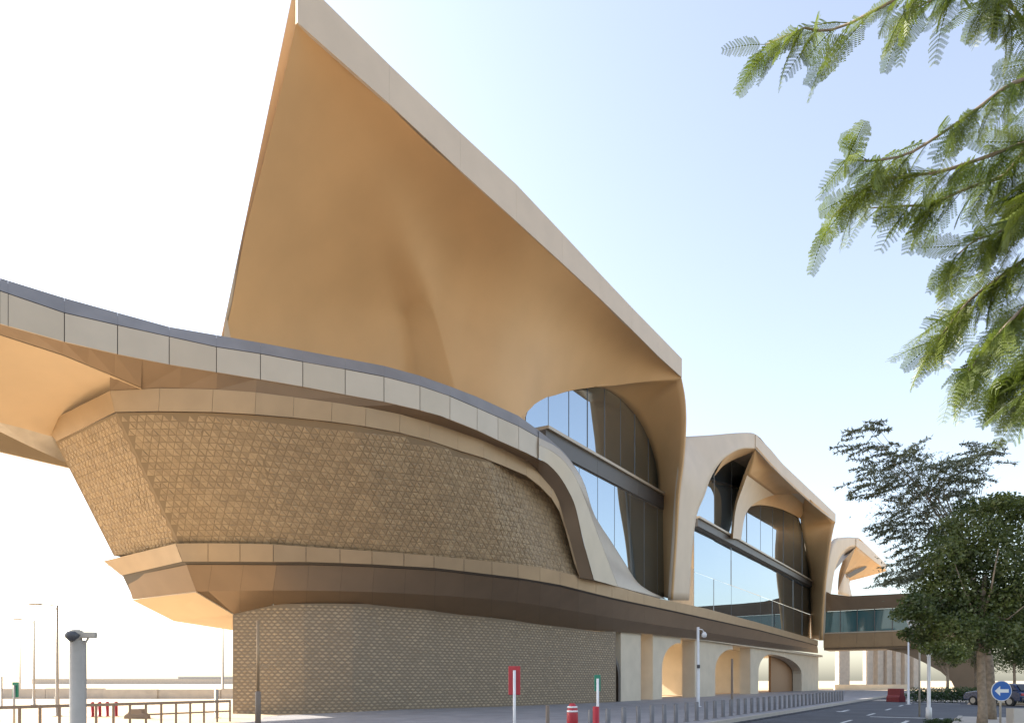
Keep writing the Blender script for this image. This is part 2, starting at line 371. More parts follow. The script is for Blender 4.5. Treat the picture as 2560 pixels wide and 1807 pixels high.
# turn the wall back round the left corner
lwb = [PG(582, 34.0) + DU * 12 + DV * 7, PG(582, 34.0) + Vector((.25, .5, 0))] + lwb
lwt = [Vector((p.x, p.y, lwt[0].z)) for p in lwb[:2]] + lwt
LW = empty('podium_wall'); LW.parent = ST
strip('wall_backing', [lwb, lwt], M['bb'], LW, False, .1)
def arc(pl):
    L = [0]
    for a, b in zip(pl, pl[1:]): L.append(L[-1] + (b - a).length)
    return L
def at_arc(pl, L, s):
    s = max(0, min(L[-1] - 1e-6, s))
    for j in range(len(L) - 1):
        if s <= L[j + 1]:
            return pl[j].lerp(pl[j + 1], (s - L[j]) / (L[j + 1] - L[j]))
    return pl[-1]
def relief(name, bot, top, sx, sz, kind, mats, parent, nobj, keep=None, depth=.05, s0=0.0):
    """pieces over the ruled surface bot-top; kind 'tri' or 'brick'. nobj nearest as objects, the others joined"""
    Lb, Lt = arc(bot), arc(top)
    tot = Lb[-1]
    pieces = []
    def pt(s, z):
        f = s / tot
        a = at_arc(bot, Lb, s); b = at_arc(top, Lt, f * Lt[-1])
        h = (b - a).length
        k = z / h
        return a.lerp(b, k), k
    def nrm(s, z):
        p, _ = pt(s, z); q, _ = pt(min(s + .2, tot), z); q0, _ = pt(max(s - .2, 0), z); r_, _ = pt(s, z + .2)
        n = (q - q0).cross(r_ - p).normalized()
        return n if n.dot(p - Vector((0, 0, CH))) < 0 else -n
    hmax = max((b - a).length for a, b in zip(bot, top))
    rows = int(hmax / sz) + 1
    for j in range(rows):
        z0 = j * sz
        n = int((tot - s0) / sx)
        for i in range(n + 1):
            if kind == 'tri':
                for up in (0, 1):
                    off = s0 + (i + (.5 if j % 2 else 0)) * sx
                    if up: c3 = [(off, z0), (off + sx, z0), (off + sx / 2, z0 + sz)]
                    else: c3 = [(off + sx / 2, z0 + sz), (off + sx, z0), (off + 1.5 * sx, z0 + sz)]
                    pieces.append(c3)
            else:
                off = s0 + (i + (.5 if j % 2 else 0)) * sx
                pieces.append([(off, z0 + sz * .5), (off + sx * .5, z0 + sz * .06), (off + sx, z0 + sz * .5), (off + sx * .5, z0 + sz * .94)])
    outp = []
    for c in pieces:
        cs = sum(p[0] for p in c) / len(c); cz = sum(p[1] for p in c) / len(c)
        if min(p[0] for p in c) < 0 or max(p[0] for p in c) > tot: continue
        if any(pt(p[0], p[1])[1] > .995 for p in c): continue
        shr = random.uniform(.74, .95)
        P3 = [pt(cs + (p[0] - cs) * shr, cz + (p[1] - cz) * shr)[0] for p in c]
        ctr = sum(P3, Vector()) / len(P3)
        if keep and not all(keep(q) for q in P3): continue
        n = nrm(cs, cz)
        ap = ctr + (P3[0] - ctr) * random.uniform(-.35, .6) + (P3[1] - ctr) * random.uniform(-.35, .6) + n * depth * random.choice((.35, .6, .8, 1.05))
        low = [q - n * .02 for q in P3]
        up_ = [q + n * depth * .25 for q in P3]
        outp.append((ctr.length, low, up_, ap))
    outp.sort(key=lambda t: t[0])
    def faces(n):
        f = []
        for k in range(n):
            k2 = (k + 1) % n
            f.append((k, k2, n + k2, n + k)); f.append((n + k, n + k2, 2 * n))
        return f
    vs, fs, mi = [], [], []
    for idx, (d, low, up_, ap) in enumerate(outp):
        n = len(low); F = faces(n); mm = random.choices(range(len(mats)), weights=[3, 4, 3])[0]
        if idx < nobj:
            o = mesh(name, [q - ap for q in low + up_ + [ap]], F, mats[mm], parent); o.location = ap
        else:
            i0 = len(vs); vs += low + up_ + [ap]
            for q in F: fs.append(tuple(i0 + k for k in q)); mi.append(mm)
    if vs:
        o = mesh(name + '_field', vs, fs, mats, parent, mi=mi); o['kind'] = 'stuff'
    return len(outp)
print('lower pieces', relief('brick', lwb[2:], [p + Vector((0, 0, -.02)) for p in lwt[2:]], .31, .155, 'brick', [M['b1'], M['b2'], M['b3']], LW, 300, depth=.03))
print('corner pieces', relief('brick', lwb[:3], lwt[:3], .31, .155, 'brick', [M['b1'], M['b2'], M['b3']], LW, 0, depth=.03))
# curved metal edge where the drum ends
ed = cr([P(1496, 1586, 47.2), P(1522, 1600, 48.3), P(1534, 1640, 48.8), P(1545, 1680, 49.1), P(1546, 1757, 49.1)], 20)
strip('end_trim', [ed, [p + DU * .35 + Vector((0, 0, .05)) for p in ed], [p + DU * .35 + DV * 1.6 for p in ed]], M['dark'], LW)
# ---- upper leaning wall
UW = empty('tiled_wall'); UW.parent = ST
TOPY = [(292, 28.0), (392, 27.9), (533, 28.0), (643, 28.2), (784, 28.8), (900, 29.4), (1000, 30.4), (1100, 31.6), (1223, 33.7), (1316, 36.2)]
wt_py = [(292, 1032), (392, 1030), (533, 1032), (643, 1038), (784, 1050), (900, 1065), (1000, 1083), (1100, 1109), (1223, 1146), (1316, 1186), (1356, 1217), (1384, 1248), (1402, 1282), (1421, 1350), (1445, 1438), (1452, 1446)]
ub = [P(x, interp(lip_top_py, x), lipY(x)) + Vector((.1, .35, -.12)) for x in (439, 480, 560, 640, 720, 800, 880, 959, 1040, 1115, 1190, 1250, 1300, 1335, 1390, 1442, 1470)]
utop = [P(x, interp(wt_py, x), interp(TOPY, x)) for x in (292, 340, 400, 470, 533, 643, 720, 784, 850, 900, 1000, 1100, 1160, 1223)]
utop += [Vector((-.1, 35.9, 13.4)), Vector((1.6, 38.1, 13.9)), Vector((3.2, 40.3, 14.0))]
N = 60
ubr = resample(ub, N); utr = resample(utop, N)
def proj(p): return (CX + FPX * p.x / p.y, HY - FPX * (p.z - CH) / p.y)
def under_top(q):
    x, y = proj(q); return y > interp(wt_py, x) + 6
wtop = []
for a, b in zip(ubr, utr):
    k = 1.0
    for it in range(101):
        k = 1 - it / 100
        x, y = proj(a.lerp(b, k))
        if y >= interp(wt_py, x) - 9: break
    wtop.append(a.lerp(b, k))
strip('wall_backing', [ubr, wtop], M['tb'], UW, False, .08)
print('upper pieces', relief('tile', ubr, utr, .33, .285, 'tri', [M['t1'], M['t2'], M['t3']], UW, 300, keep=under_top, depth=.032))
# end face of the leaning wall
eb = [P(287, 1389, 35.4), ubr[0]]; et = [P(141, 1103, 31.3), utr[0]]
eb = [eb[0].lerp(eb[1], i / 12) for i in range(13)]; et = [et[0].lerp(et[1], i / 12) for i in range(13)]
strip('wall_backing', [eb, et], M['tb'], UW, False, .08)
print('end pieces', relief('tile', eb, et, .33, .285, 'tri', [M['t1'], M['t2'], M['t3']], UW, 0, depth=.032))
bk = [[eb[0], eb[0] + DU * 12 + DV * 1], [et[0], et[0] + DU * 12 + DV * 3]]
strip('wall_backing', bk, M['tb'], UW, False, .08)
# ---- trim panels above the tiled wall
ft_py = [(274, 977), (392, 970), (533, 973), (647, 981), (784, 999), (900, 1015), (1000, 1035), (1100, 1063), (1223, 1106), (1316, 1150), (1371, 1200), (1396, 1247), (1410, 1300), (1426, 1352), (1449, 1440)]
TR = empty('wall_trim'); TR.parent = ST
def topY2(px): return interp(TOPY + [(1356, 37.2), (1384, 38.0), (1402, 38.6), (1421, 39.3), (1452, 40.6)], px)
tx = [292, 400, 533, 640, 735, 830, 915, 1000, 1075, 1145, 1210, 1265, 1316, 1350, 1378, 1398, 1412, 1424, 1436, 1449]
for i in range(len(tx) - 1):
    a, b = tx[i], tx[i + 1]
    A0 = P(a, interp(wt_py, a) + (4 if a > 1100 else 0), topY2(a)) + Vector((0, -.12, 0)); A1 = P(b, interp(wt_py, b) + (4 if b > 1100 else 0), topY2(b)) + Vector((0, -.12, 0))
    aa = a if i else 274
    B0 = P(aa, interp(ft_py, aa), topY2(a) - .3); B1 = P(b, interp(ft_py, b), topY2(b) - .3)
    pan('trim_panel', A0, A1, B1, B0, M['edge'], TR, .08, .006)
    if i == 0: TA, TB = A0, B0
pan('trim_panel', P(141, 1103, 31.15), TA, TB, P(104, 1062, 31.0), M['edge'], TR, .08, .004)
# ---- swooping band of grey panels with coping
BY = [(-420, 14.6), (-300, 17.5), (-150, 21.1), (0, 24.2), (161, 25.3), (294, 26.2), (423, 26.9), (541, 27.3), (640, 27.7), (757, 28.2), (900, 28.9), (1000, 29.5), (1100, 30.3), (1193, 31.8), (1254, 33.2), (1316, 34.4), (1368, 36.1), (1396, 37.0), (1421, 37.9), (1439, 38.7), (1458, 39.7), (1485, 41.3)]
def bandY(px): return interp(BY, px)
bb_py = [(0, 809), (161, 854), (294, 885), (423, 911), (541, 930), (640, 946), (757, 966), (900, 993), (1000, 1011), (1100, 1038), (1193, 1075), (1254, 1104), (1316, 1131), (1368, 1158), (1396, 1186), (1421, 1226), (1439, 1266), (1458, 1350), (1485, 1448)]
bt_py = [(0, 728), (161, 783), (300, 815), (423, 842), (541, 868), (651, 885), (757, 905), (900, 930), (1000, 950), (1100, 980), (1193, 1020), (1297, 1066), (1347, 1094)]
cp_py = [(0, 695), (165, 746), (423, 817), (647, 856), (900, 903), (1000, 922), (1100, 956), (1193, 992), (1300, 1041), (1371, 1094), (1408, 1126)]
BD = empty('parapet_band'); BD.parent = ST
bx = [0, 20, 161, 294, 423, 541, 651, 757, 863, 960, 1050, 1125, 1193, 1245, 1297, 1347]
bot = [P(x, interp(bb_py, x), bandY(x)) for x in bx]; topb = [P(x, interp(bt_py, x), bandY(x) - .02) for x in bx]
cop = [P(x, interp(cp_py, x), bandY(x) + .35) for x in bx]
# straight on along the line to the left, out of the picture
u_dir = (bot[1] - bot[3]); u_dir.z = 0; u_dir.normalize(); u_dir = -DU
for k in range(1, 6):
    sh = u_dir * 2.4 * k
    bot.insert(0, bot[k - 1] * 0 + P(0, 809, bandY(0)) + sh); topb.insert(0, P(0, 728, bandY(0) - .02) + sh); cop.insert(0, P(0, 695, bandY(0) + .35) + sh)
for i in range(len(bot) - 1):
    if (bot[i + 1] - bot[i]).length < .5:
        pan('band_panel', bot[i], bot[i + 1], topb[i + 1], topb[i], M['bandp2'], BD, .06, .004); continue
    pan('band_panel', bot[i], bot[i + 1], topb[i + 1], topb[i], M['bandp'] if i % 3 else M['bandp2'], BD, .06, .014)
cbase = [p + Vector((0, 0, .03)) for p in topb]
for i in range(len(bot) - 1):
    pan('coping_panel', cbase[i], cbase[i + 1], cop[i + 1], cop[i], M['coping'], BD, .05, .002)
strip('band_backing', [[p + Vector((-.02, .12, .02)) for p in bot], [p + Vector((-.02, .12, -.04)) for p in topb], [p + Vector((-.02, .14, -.06)) for p in cop]], M['dark'], BD, False)
# the end of the band sweeping down to the podium edge
lw_in = cr([P(1347, 1147, 35.3), P(1368, 1158, 36.1), P(1396, 1186, 37.0), P(1421, 1226, 37.9), P(1439, 1268, 38.7), P(1458, 1350, 39.7), P(1485, 1449, 41.2)], 30)
lw_mid = cr([P(1347, 1112, 35.25), P(1380, 1128, 36.3), P(1415, 1158, 37.4), P(1442, 1200, 38.5), P(1468, 1262, 39.8), P(1500, 1350, 41.6), P(1545, 1466, 44.9)], 30)
lw_out = cr([P(1347, 1094, 35.3), P(1396, 1120, 37.2), P(1430, 1158, 38.3), P(1458, 1205, 39.5), P(1485, 1288, 41.5), P(1526, 1352, 44.4), P(1561, 1407, 47.0), P(1590, 1452, 49.5), P(1618, 1475, 51.4), P(1662, 1496, 54.4)], 30)
lw_rim = [p + Vector((.1, .5, .12)) for p in lw_out]
sweep = strip('band_sweep', [lw_in, lw_mid], M['bandp'], BD, True)
strip('band_sweep', [[p + Vector((.005, 0, .01)) for p in lw_mid], lw_out], M['bandp2'], BD, True)
strip('band_rim', [lw_out, lw_rim, [p + DV * 1.5 + Vector((0, 0, -.1)) for p in lw_rim]], M['bandp'], BD)
cpe = cr([P(1347, interp(cp_py, 1347), 35.6), P(1371, 1095, 36.6), P(1408, 1128, 37.9), P(1432, 1158, 38.5), P(1444, 1178, 39.0)], 12)
strip('coping_panel', [resample([p for p in lw_out if proj(p)[0] < 1446], 12), cpe], M['coping'], BD, True)
# foot of the sweep over the podium edge
strip('band_foot', [[P(x, interp(lip_top_py, x) - 1, lipY(x) + .1) for x in range(1485, 1666, 20)], [lw_mid[-1].lerp(lw_out[-1], i / 9) + Vector((0, 0, .02)) for i in range(10)]], M['bandp'], BD, True)
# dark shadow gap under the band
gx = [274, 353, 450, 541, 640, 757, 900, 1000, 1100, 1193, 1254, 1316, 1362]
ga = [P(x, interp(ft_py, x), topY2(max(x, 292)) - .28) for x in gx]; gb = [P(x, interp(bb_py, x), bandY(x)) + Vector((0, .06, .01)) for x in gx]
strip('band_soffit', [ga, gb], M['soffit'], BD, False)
gxs = [1362, 1378, 1396, 1410, 1424, 1438, 1449]
ga2 = cr([P(1345, 1178, 36.6), P(1366, 1208, 37.3), P(1386, 1240, 38.0), P(1402, 1278, 38.7), P(1414, 1322, 39.1), P(1425, 1362, 39.6), P(1449, 1443, 40.7)], 30)
gb2 = [lw_in[i] + Vector((0, .04, 0)) for i in range(30)]
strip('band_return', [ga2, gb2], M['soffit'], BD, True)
# ---- viaduct deck and underside on the left
VD = empty('viaduct'); tag(VD, 'elevated track deck leaving the station at the left edge with pale underside', 'viaduct')
e0 = P(0, 836, 24.9); nn = 22
def soff(px_list, py_tab, Yf):
    return [P(x, interp(py_tab, x), Yf(x)) for x in px_list]
se_py = [(0, 836), (157, 887), (286, 940), (353, 969)]
se = [P(x, interp(se_py, x), interp([(0, 25.0), (157, 26.0), (286, 27.0), (353, 27.5)], x)) for x in (0, 80, 157, 220, 286, 353)]
bbl = [P(x, interp(bb_py, x), bandY(x)) + Vector((0, .06, .01)) for x in (0, 80, 157, 220, 286, 353)]
ext = -DU * 14
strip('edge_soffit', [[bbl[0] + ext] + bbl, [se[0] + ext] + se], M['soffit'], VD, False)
far_t = [P(0, 1056, 28.6), P(60, 1071, 30.0), P(129, 1091, 31.2), P(160, 1100, 33), P(220, 1110, 35.5), P(330, 1100, 38)]
far_b = [P(0, 1079, 30.0), P(80, 1118, 31.6), P(157, 1153, 33.0), P(200, 1165, 35), P(260, 1165, 37), P(360, 1150, 40)]
strip('girder_underside', ruled([se[0] + ext + Vector((0, .02, -.02))] + [p + Vector((0, .02, -.02)) for p in se], [far_t[0] + ext] + far_t, 6), M['lightsoffit'], VD, True)
strip('girder_bottom', [[far_t[0] + ext] + far_t, [far_b[0] + ext] + far_b], M['conc'], VD, True)
dka = [p + DV * .35 + Vector((0, 0, -.1)) for p in topb if p.dot(DU) < 33]
dkb = [uvz(p.dot(DU), 41, 14.6) for p in dka]
strip('deck', [dka, dkb], M['conc'], VD, False)
strip('far_parapet', [[p + Vector((0, 0, -1.4)) for p in dkb], [p + Vector((0, 0, .6)) for p in dkb]], M['bandp'], VD, False, .2)
strip('girder_farside', [[far_b[0] + ext, far_b[0]], [uvz(-3, 41, 13.2), uvz(9, 41, 13.2)]], M['conc'], VD, False)
# thin handrail above the coping
hr = MB(); hrp = [P(x, y, bandY(x) + 1.2) for x, y in ((70, 690), (100, 700), (170, 726), (250, 765))]
hr.tube(hrp, .012, 6)
hro = hr.build('maintenance_rail', M['pole']); tag(hro, 'thin maintenance handrail above the grey parapet coping', 'handrail')
for x, y in ((98, 700), (165, 724), (230, 756)):
    a = P(x, y, bandY(x) + 1.2); b = P(x, interp(cp_py, x), bandY(x) + .35) + Vector((0, .3, -.1))
    MB().tube([b, Vector((a.x, a.y, a.z))], .012, 6).build('stanchion', M['pole'], hro)

# ---- roof shells
def eave_pts(tab, v0, v1, n):
    x0, x1 = tab[0][0], tab[-1][0]
    pts = [Pv(x, y, lerp(v0, v1, (x - x0) / (x1 - x0))) for x, y in tab]
    return cr(pts, n)
def fascia(E, U, nseg, m, parent):
    n = len(E) - 1
    for k in range(nseg):
        i0, i1 = k * n // nseg, (k + 1) * n // nseg
        pan('fascia_panel', E[i0] - DV * .06, E[i1] - DV * .06, U[i1] - DV * .06, U[i0] - DV * .06, m, parent, .12, .003)
NE = 49
# -- nearest shell
R1 = empty('roof_shell'); R1.parent = ST; R1['label'] = 'nearest and largest roof shell with its tip thrust towards the viewer'
E1 = eave_pts([(741, 59), (895, 188), (1055, 345), (1191, 466), (1425, 679), (1549, 796), (1641, 888), (1703, 944)], 20.2, 19.1, NE)
U1 = [Pv(*uu) for uu in []]
def upline(E, tab, tabv):
    outp = []
    for p in E:
        x, y = proj(p); q = P(x, interp(tab, x), p.y); outp.append(q)
    return outp
U1 = upline(E1, [(741, -62), (802, 0), (1068, 259), (1302, 475), (1549, 740), (1703, 897)], None)
fascia(E1, U1, 8, M['fascia'], R1)
L1 = cr([Pv(741, 59, 20.2), Pv(704, 216, 21.6), Pv(654, 420, 23.6), Pv(611, 592, 25.4), Pv(580, 759, 27.2), Pv(559, 850, 28.0), Pv(552, 905, 28.4)], 40)
G1 = cr([Pv(741, 59, 20.2), Pv(795, 150, 20.75), Pv(858, 262, 21.3), Pv(932, 432, 22.2), Pv(1024, 654, 23.6), Pv(1080, 777, 24.4), Pv(1105, 864, 24.7), Pv(1129, 956, 24.8), Pv(1150, 1040, 24.8)], 40)
# flare at the foot of the left edge
fl_a = cr([Pv(563, 800, 27.4), Pv(599, 797, 28.6), Pv(680, 830, 30.6), Pv(762, 868, 31.8), Pv(860, 905, 32)], 16)
fl_b = cr([Pv(556, 870, 27.5), Pv(590, 880, 28.5), Pv(680, 900, 30), Pv(762, 920, 31), Pv(860, 950, 31.5)], 16)
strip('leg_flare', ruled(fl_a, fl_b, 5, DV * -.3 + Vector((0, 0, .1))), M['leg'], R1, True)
ARC1 = cr([Pv(1150, 1040, 24.8), Pv(1230, 1062, 23.6), Pv(1300, 1043, 23.0), Pv(1336, 1013, 23.0), Pv(1380, 991, 23.0), Pv(1429, 976, 22.9), Pv(1483, 968, 22.6), Pv(1531, 964, 22.0), Pv(1585, 957, 21.2), Pv(1640, 951, 20.2), Pv(1703, 944, 19.1)], 41)
def split_eave(E, f, n0, n1):
    a = resample(E, 401); k = int(400 * f)
    return resample(a[:k + 1], n0) + resample(a[k:], n1)[1:]
NG = 48
L1r, G1r = resample(L1, NG), resample(G1, NG)
rowsA = []                                  # left vault, from the free edge to the groin
for j in range(25):
    t = j / 24; row = []
    for i in range(NG):
        sA = i / (NG - 1); hollow = math.sin(math.pi * t) * sA
        crease = math.exp(-(1 - t) / .13) * (1 - math.exp(-(1 - t) / .02)) * max(0, sA - .3) ** 1.2
        row.append(L1r[i].lerp(G1r[i], t) + DV * (1.5 * hollow + 5.0 * crease) + Vector((0, 0, .5 * hollow)))
    rowsA.append(row)
EB = split_eave(E1, .42, NG, 41)
Q1 = G1r + ARC1[1:]
rowsB = []                                  # right vault, from the eave to the groin and the window arch
for j in range(25):
    t = j / 24; row = []
    for i in range(len(EB)):
        sB = i / (len(EB) - 1); hollow = math.sin(math.pi * t) * math.sin(math.pi * sB) * min(1, sB * 2) ** 1.5
        row.append(EB[i].lerp(Q1[i], t) + Vector((0, 0, 1.3 * hollow)) + DV * (.8 if sB < .6 else .8 * max(0, (1 - sB) / .4) ** 2) * hollow)
    rowsB.append(row)
vault = strip('vault_underside', rowsA, M['shell'], R1, True)
bm = bmesh.new(); bm.from_mesh(vault.data)
gridB = [[bm.verts.new(p) for p in row] for row in rowsB]
for j in range(24):
    for i in range(len(EB) - 1):
        bm.faces.new((gridB[j][i], gridB[j + 1][i], gridB[j + 1][i + 1], gridB[j][i + 1]))
bmesh.ops.remove_doubles(bm, verts=bm.verts, dist=.004)
bmesh.ops.recalc_face_normals(bm, faces=bm.faces)
inner = [v for v in bm.verts if not v.is_boundary]
tip = E1[0]
for lim, times in ((5, 160), (8, 70), (10.5, 24), (13, 6)):
    sel = [v for v in inner if (v.co - tip).length < lim]
    for k in range(times): bmesh.ops.smooth_vert(bm, verts=sel, factor=.5, use_axis_x=True, use_axis_y=True, use_axis_z=True)
for f_ in bm.faces: f_.smooth = True
bm.to_mesh(vault.data); bm.free()
AR1 = cr([Pv(1483, 968, 22.7), Pv(1503, 969, 23.0), Pv(1531, 982, 23.0), Pv(1563, 1008, 23.0), Pv(1595, 1047, 23.0), Pv(1617, 1088, 23.0), Pv(1634, 1136, 23.0), Pv(1643, 1183, 23.0), Pv(1646, 1240, 23.0), Pv(1647, 1350, 23.0), Pv(1652, 1490, 23.0)], 40)
PO1 = cr([Pv(1585, 957, 21.2), Pv(1640, 951, 20.2), Pv(1690, 946, 19.3), Pv(1708, 945, 19.05), Pv(1711, 1000, 19.05), Pv(1712, 1066, 19.15), Pv(1705, 1158, 19.4), Pv(1695, 1236, 19.7), Pv(1688, 1350, 20.1), Pv(1678, 1497, 20.5)], 40)
C_top = cr([Pv(1483, 968, 22.6), Pv(1531, 964, 22.0), Pv(1585, 957, 21.2), Pv(1640, 951, 20.2), Pv(1703, 945, 19.1)], 16)
POv = cr([Pv(1703, 945, 19.1), Pv(1711, 1000, 19.05), Pv(1712, 1066, 19.15), Pv(1705, 1158, 19.4), Pv(1695, 1236, 19.7), Pv(1688, 1350, 20.1), Pv(1678, 1497, 20.5)], 32)
PO = C_top + POv[1:]
ARr = resample(AR1, len(PO))
strip('pillar', ruled(PO, ARr, 8, Vector((0, 0, .3)), prof=lambda t: math.sin(math.pi * min(1, t * 1.2)) if t < .83 else 0), M['shell'], R1, True, .15, 1)
# sunlit roof on top, falling to the far side; hides the sky behind the vault
def rooftop(U, K0, K1, parent, th=.3):
    K = [K0.lerp(K1, i / (len(U) - 1)) for i in range(len(U))]
    rows = ruled(U, K, 10, Vector((0, 0, 3.0)), prof=lambda t: min(1, t * 3))
    strip('roof_sheet', rows, M['fascia'], parent, True)
    strip('rear_sun_blocker', [K, [Vector((p.x, p.y, 14.7 if p.dot(DU) < 38 else 7.5)) for p in K]], M['stone'], parent, False)  # second strip is an unseen sheet added to block sun from behind
rooftop(U1, L1[-1] + DV * .35 + Vector((0, 0, .2)), uvz(56, 42, 21), R1)

# -- glazing behind the first and second shells
def z_of(curve):
    tab = sorted((p.dot(DU), p.z) for p in curve); return lambda u: interp(tab, u)
def glazing(name, us, v, z0, z1, topf, mull_d, parent, gm, seam=None):
    G = empty(name); G.parent = parent
    for a, b in zip(us, us[1:]):
        n = 4
        ts = [min(z1, topf(lerp(a, b, i / n))) for i in range(n + 1)]
        if max(ts) - z0 < .3: continue
        zz = [z0] + ([seam] if seam and z0 < seam < min(ts) - .4 else [])
        for k, zb in enumerate(zz):
            if k + 1 < len(zz): poly = [uvz(a + .03, v, zb + .02), uvz(b - .03, v, zb + .02), uvz(b - .03, v, zz[k + 1] - .02), uvz(a + .03, v, zz[k + 1] - .02)]
            else: poly = [uvz(a + .03, v, zb + .02), uvz(b - .03, v, zb + .02)] + [uvz(lerp(b - .03, a + .03, i / n), v, max(zb + .1, ts[n - i])) for i in range(n + 1)]
            tilt = random.uniform(-.006, .006)
            poly = [p + DV * tilt * (p.dot(DU) - a) for p in poly]
            MB().prism(poly, DV * .04).build('pane', gm, G)
    for a in us:
        zt = min(z1, topf(a))
        if zt - z0 > .5: bar('mullion', uvz(a, v - mull_d / 4 + .02, z0), uvz(a, v - mull_d / 4 + .02, zt), DU * .03, DV * mull_d * .5, M['mullion'], G)
    return G
topA = z_of(ARC1[8:28] + AR1[4:30])
def topA1(u): return interp([(34.2, 17.2), (38, 24.6), (60, 24.6)], u)
us1 = [34.4 + i * 2.6 for i in range(9)]
glazing('arched_window', us1, 23.0, 16.9, 25, topA1, .10, ST, M['glass'])
glazing('lower_window', us1, 22.2, 7.7, 15.75, lambda u: 30, .06, ST, M['glass'])
# horizontal ledge
LG = empty('ledge'); LG.parent = ST
def ledge(u0, u1, z, o=0.0, hgt=.75):
    n = max(2, int((u1 - u0) / 5.5)); st = (u1 - u0) / n
    for i in range(n):
        MB().prism([uvz(u0 + i * st + .01, 22.25 - o, z - .03), uvz(u0 + i * st + .01, 22.25 - o, z + .16), uvz(u0 + i * st + .01, 23.1, z + .22), uvz(u0 + i * st + .01, 23.1, z - .03)], DU * (st - .02)).build('ledge_cap', M['bandp2'], LG)
        MB().prism([uvz(u0 + i * st + .01, 22.45 - o, z - hgt), uvz(u0 + i * st + .01, 22.45 - o, z - .035), uvz(u0 + i * st + .01, 22.95, z - .035), uvz(u0 + i * st + .01, 22.95, z - hgt - .1)], DU * (st - .02)).build('ledge_fascia', M['ledge'], LG)
ledge(35.2, 55.3, 16.95, .4, 1.15)

# -- second shell
def pillar_between(parent, left, right, m, nm, thick=.3):
    strip(nm, ruled(left, right, 6), m, parent, True, thick, 1)
R2 = empty('roof_shell'); R2.parent = ST; R2['label'] = 'middle roof shell standing behind the largest one'
D2l = cr([Pv(1680, 1500, 20.5), Pv(1690, 1350, 20.1), Pv(1697, 1236, 19.8), Pv(1706, 1158, 19.6), Pv(1710, 1110, 20.2)], 20) + cr([Pv(1712, 1091, 20.6), Pv(1780, 1087, 20.0), Pv(1840, 1082, 19.4), Pv(1881, 1082, 19.05), Pv(1897, 1091, 19.0)], 20)
D2r = cr([Pv(1723, 1500, 20.5), Pv(1728, 1420, 20.3), Pv(1733, 1355, 20.1), Pv(1742, 1287, 19.85), Pv(1762, 1237, 19.6), Pv(1775, 1199, 19.5), Pv(1796, 1162, 19.35), Pv(1820, 1138, 19.2), Pv(1853, 1122, 19.1), Pv(1888, 1121, 19.0)], 40)
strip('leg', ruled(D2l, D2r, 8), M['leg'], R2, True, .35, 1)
E2 = eave_pts([(1888, 1121), (1938, 1175), (2023, 1254), (2088, 1306)], 19.0, 18.8, NE)
U2 = upline(E2, [(1888, 1086), (1898, 1091), (1955, 1159), (2093, 1289)], None)
fascia(E2, U2, 8, M['fascia'], R2)
# throat of the small bay
S2a = resample(D2r[24:], 20); S2b = cr([D2r[24] + DV * .1, Pv(1786, 1189, 20.5), Pv(1806, 1166, 21.2), Pv(1832, 1150, 21.2), Pv(1860, 1138, 20.4), Pv(1886, 1128, 19.3)], 20)
strip('small_vault', ruled(S2a, S2b, 6), M['shell'], R2, True)
GL2 = cr([Pv(1888, 1122, 19.05), Pv(1868, 1165, 20.5), Pv(1850, 1215, 21.8), Pv(1835, 1270, 22.3), Pv(1826, 1345, 22.4)], 20)
GM2 = cr([Pv(1889, 1123, 19.05), Pv(1876, 1165, 20.2), Pv(1858, 1215, 21.3), Pv(1840, 1270, 21.8), Pv(1832, 1345, 21.9)], 20)
strip('inner_column_side', ruled(GL2, GM2, 3), M['shell'], R2, True)
ARC2 = cr([Pv(1853, 1348, 22.2), Pv(1859, 1304, 22.3), Pv(1870, 1274, 22.5), Pv(1894, 1253, 22.6), Pv(1928, 1239, 22.5), Pv(1955, 1235, 22.2), Pv(2006, 1233, 21.0)], 24)
Q2 = GM2 + ARC2[1:]
# inner column face and eave underside
EB2 = split_eave(E2, .30, 20, 24)
xs = [p for p in EB2]
E2cut = resample(E2, 401)[: int(400 * .58)]
EB2 = split_eave(E2cut, .25, 20, 24)
rB2 = []
fr = [GM2[-1]] 
colf = resample(GM2[::-1], 24); arcf = ARC2
# column front surface between groin and arch, lower part
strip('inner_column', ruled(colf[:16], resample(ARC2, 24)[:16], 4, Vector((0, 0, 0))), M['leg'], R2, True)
low_edge = [colf[15].lerp(resample(ARC2, 24)[15], k / 4) for k in range(5)]
top_g = colf[15:][::-1]; top_a = resample(ARC2, 24)[15:]
Qt = resample(top_g, 12) + [low_edge[k] for k in range(1, 5)] + resample(top_a, 10)[1:]
Ee = resample(E2cut, len(Qt))
strip('eave_underside', ruled(Ee, Qt, 10, Vector((0, 0, .6))), M['shell'], R2, True, .2, 1)
Erest = resample(resample(E2, 401)[int(400 * .58):], 14)
PO2v = cr([E2[-1], Pv(2074, 1355, 19.2), Pv(2062, 1440, 19.7), Pv(2055, 1525, 20.2), Pv(2052, 1600, 20.5)], 24)
PO2 = Erest + PO2v[1:]
AR2 = cr([Pv(2006, 1233, 21.0), Pv(2000, 1270, 22.6), Pv(2002, 1306, 22.9), Pv(2009, 1345, 22.95), Pv(2018, 1400, 23.0), Pv(2024, 1450, 23.0), Pv(2027, 1595, 23.0)], len(PO2))
strip('pillar', ruled(PO2, AR2, 8), M['shell'], R2, True, .3, 1)
fillA = resample(ARC2[6:], 20); fillB = resample([Pv(1900, 1300, 22.95), Pv(1960, 1290, 22.95), Pv(2012, 1290, 22.95)], 20)
strip('vault_back', ruled(fillA, [Pv(1895 + i * 6, 1262 + 40 * (i / 19) ** 2, 22.9) for i in range(20)], 3), M['shell'], R2, True)
rooftop(U2, uvz(70, 42, 21), uvz(116, 42, 21), R2)
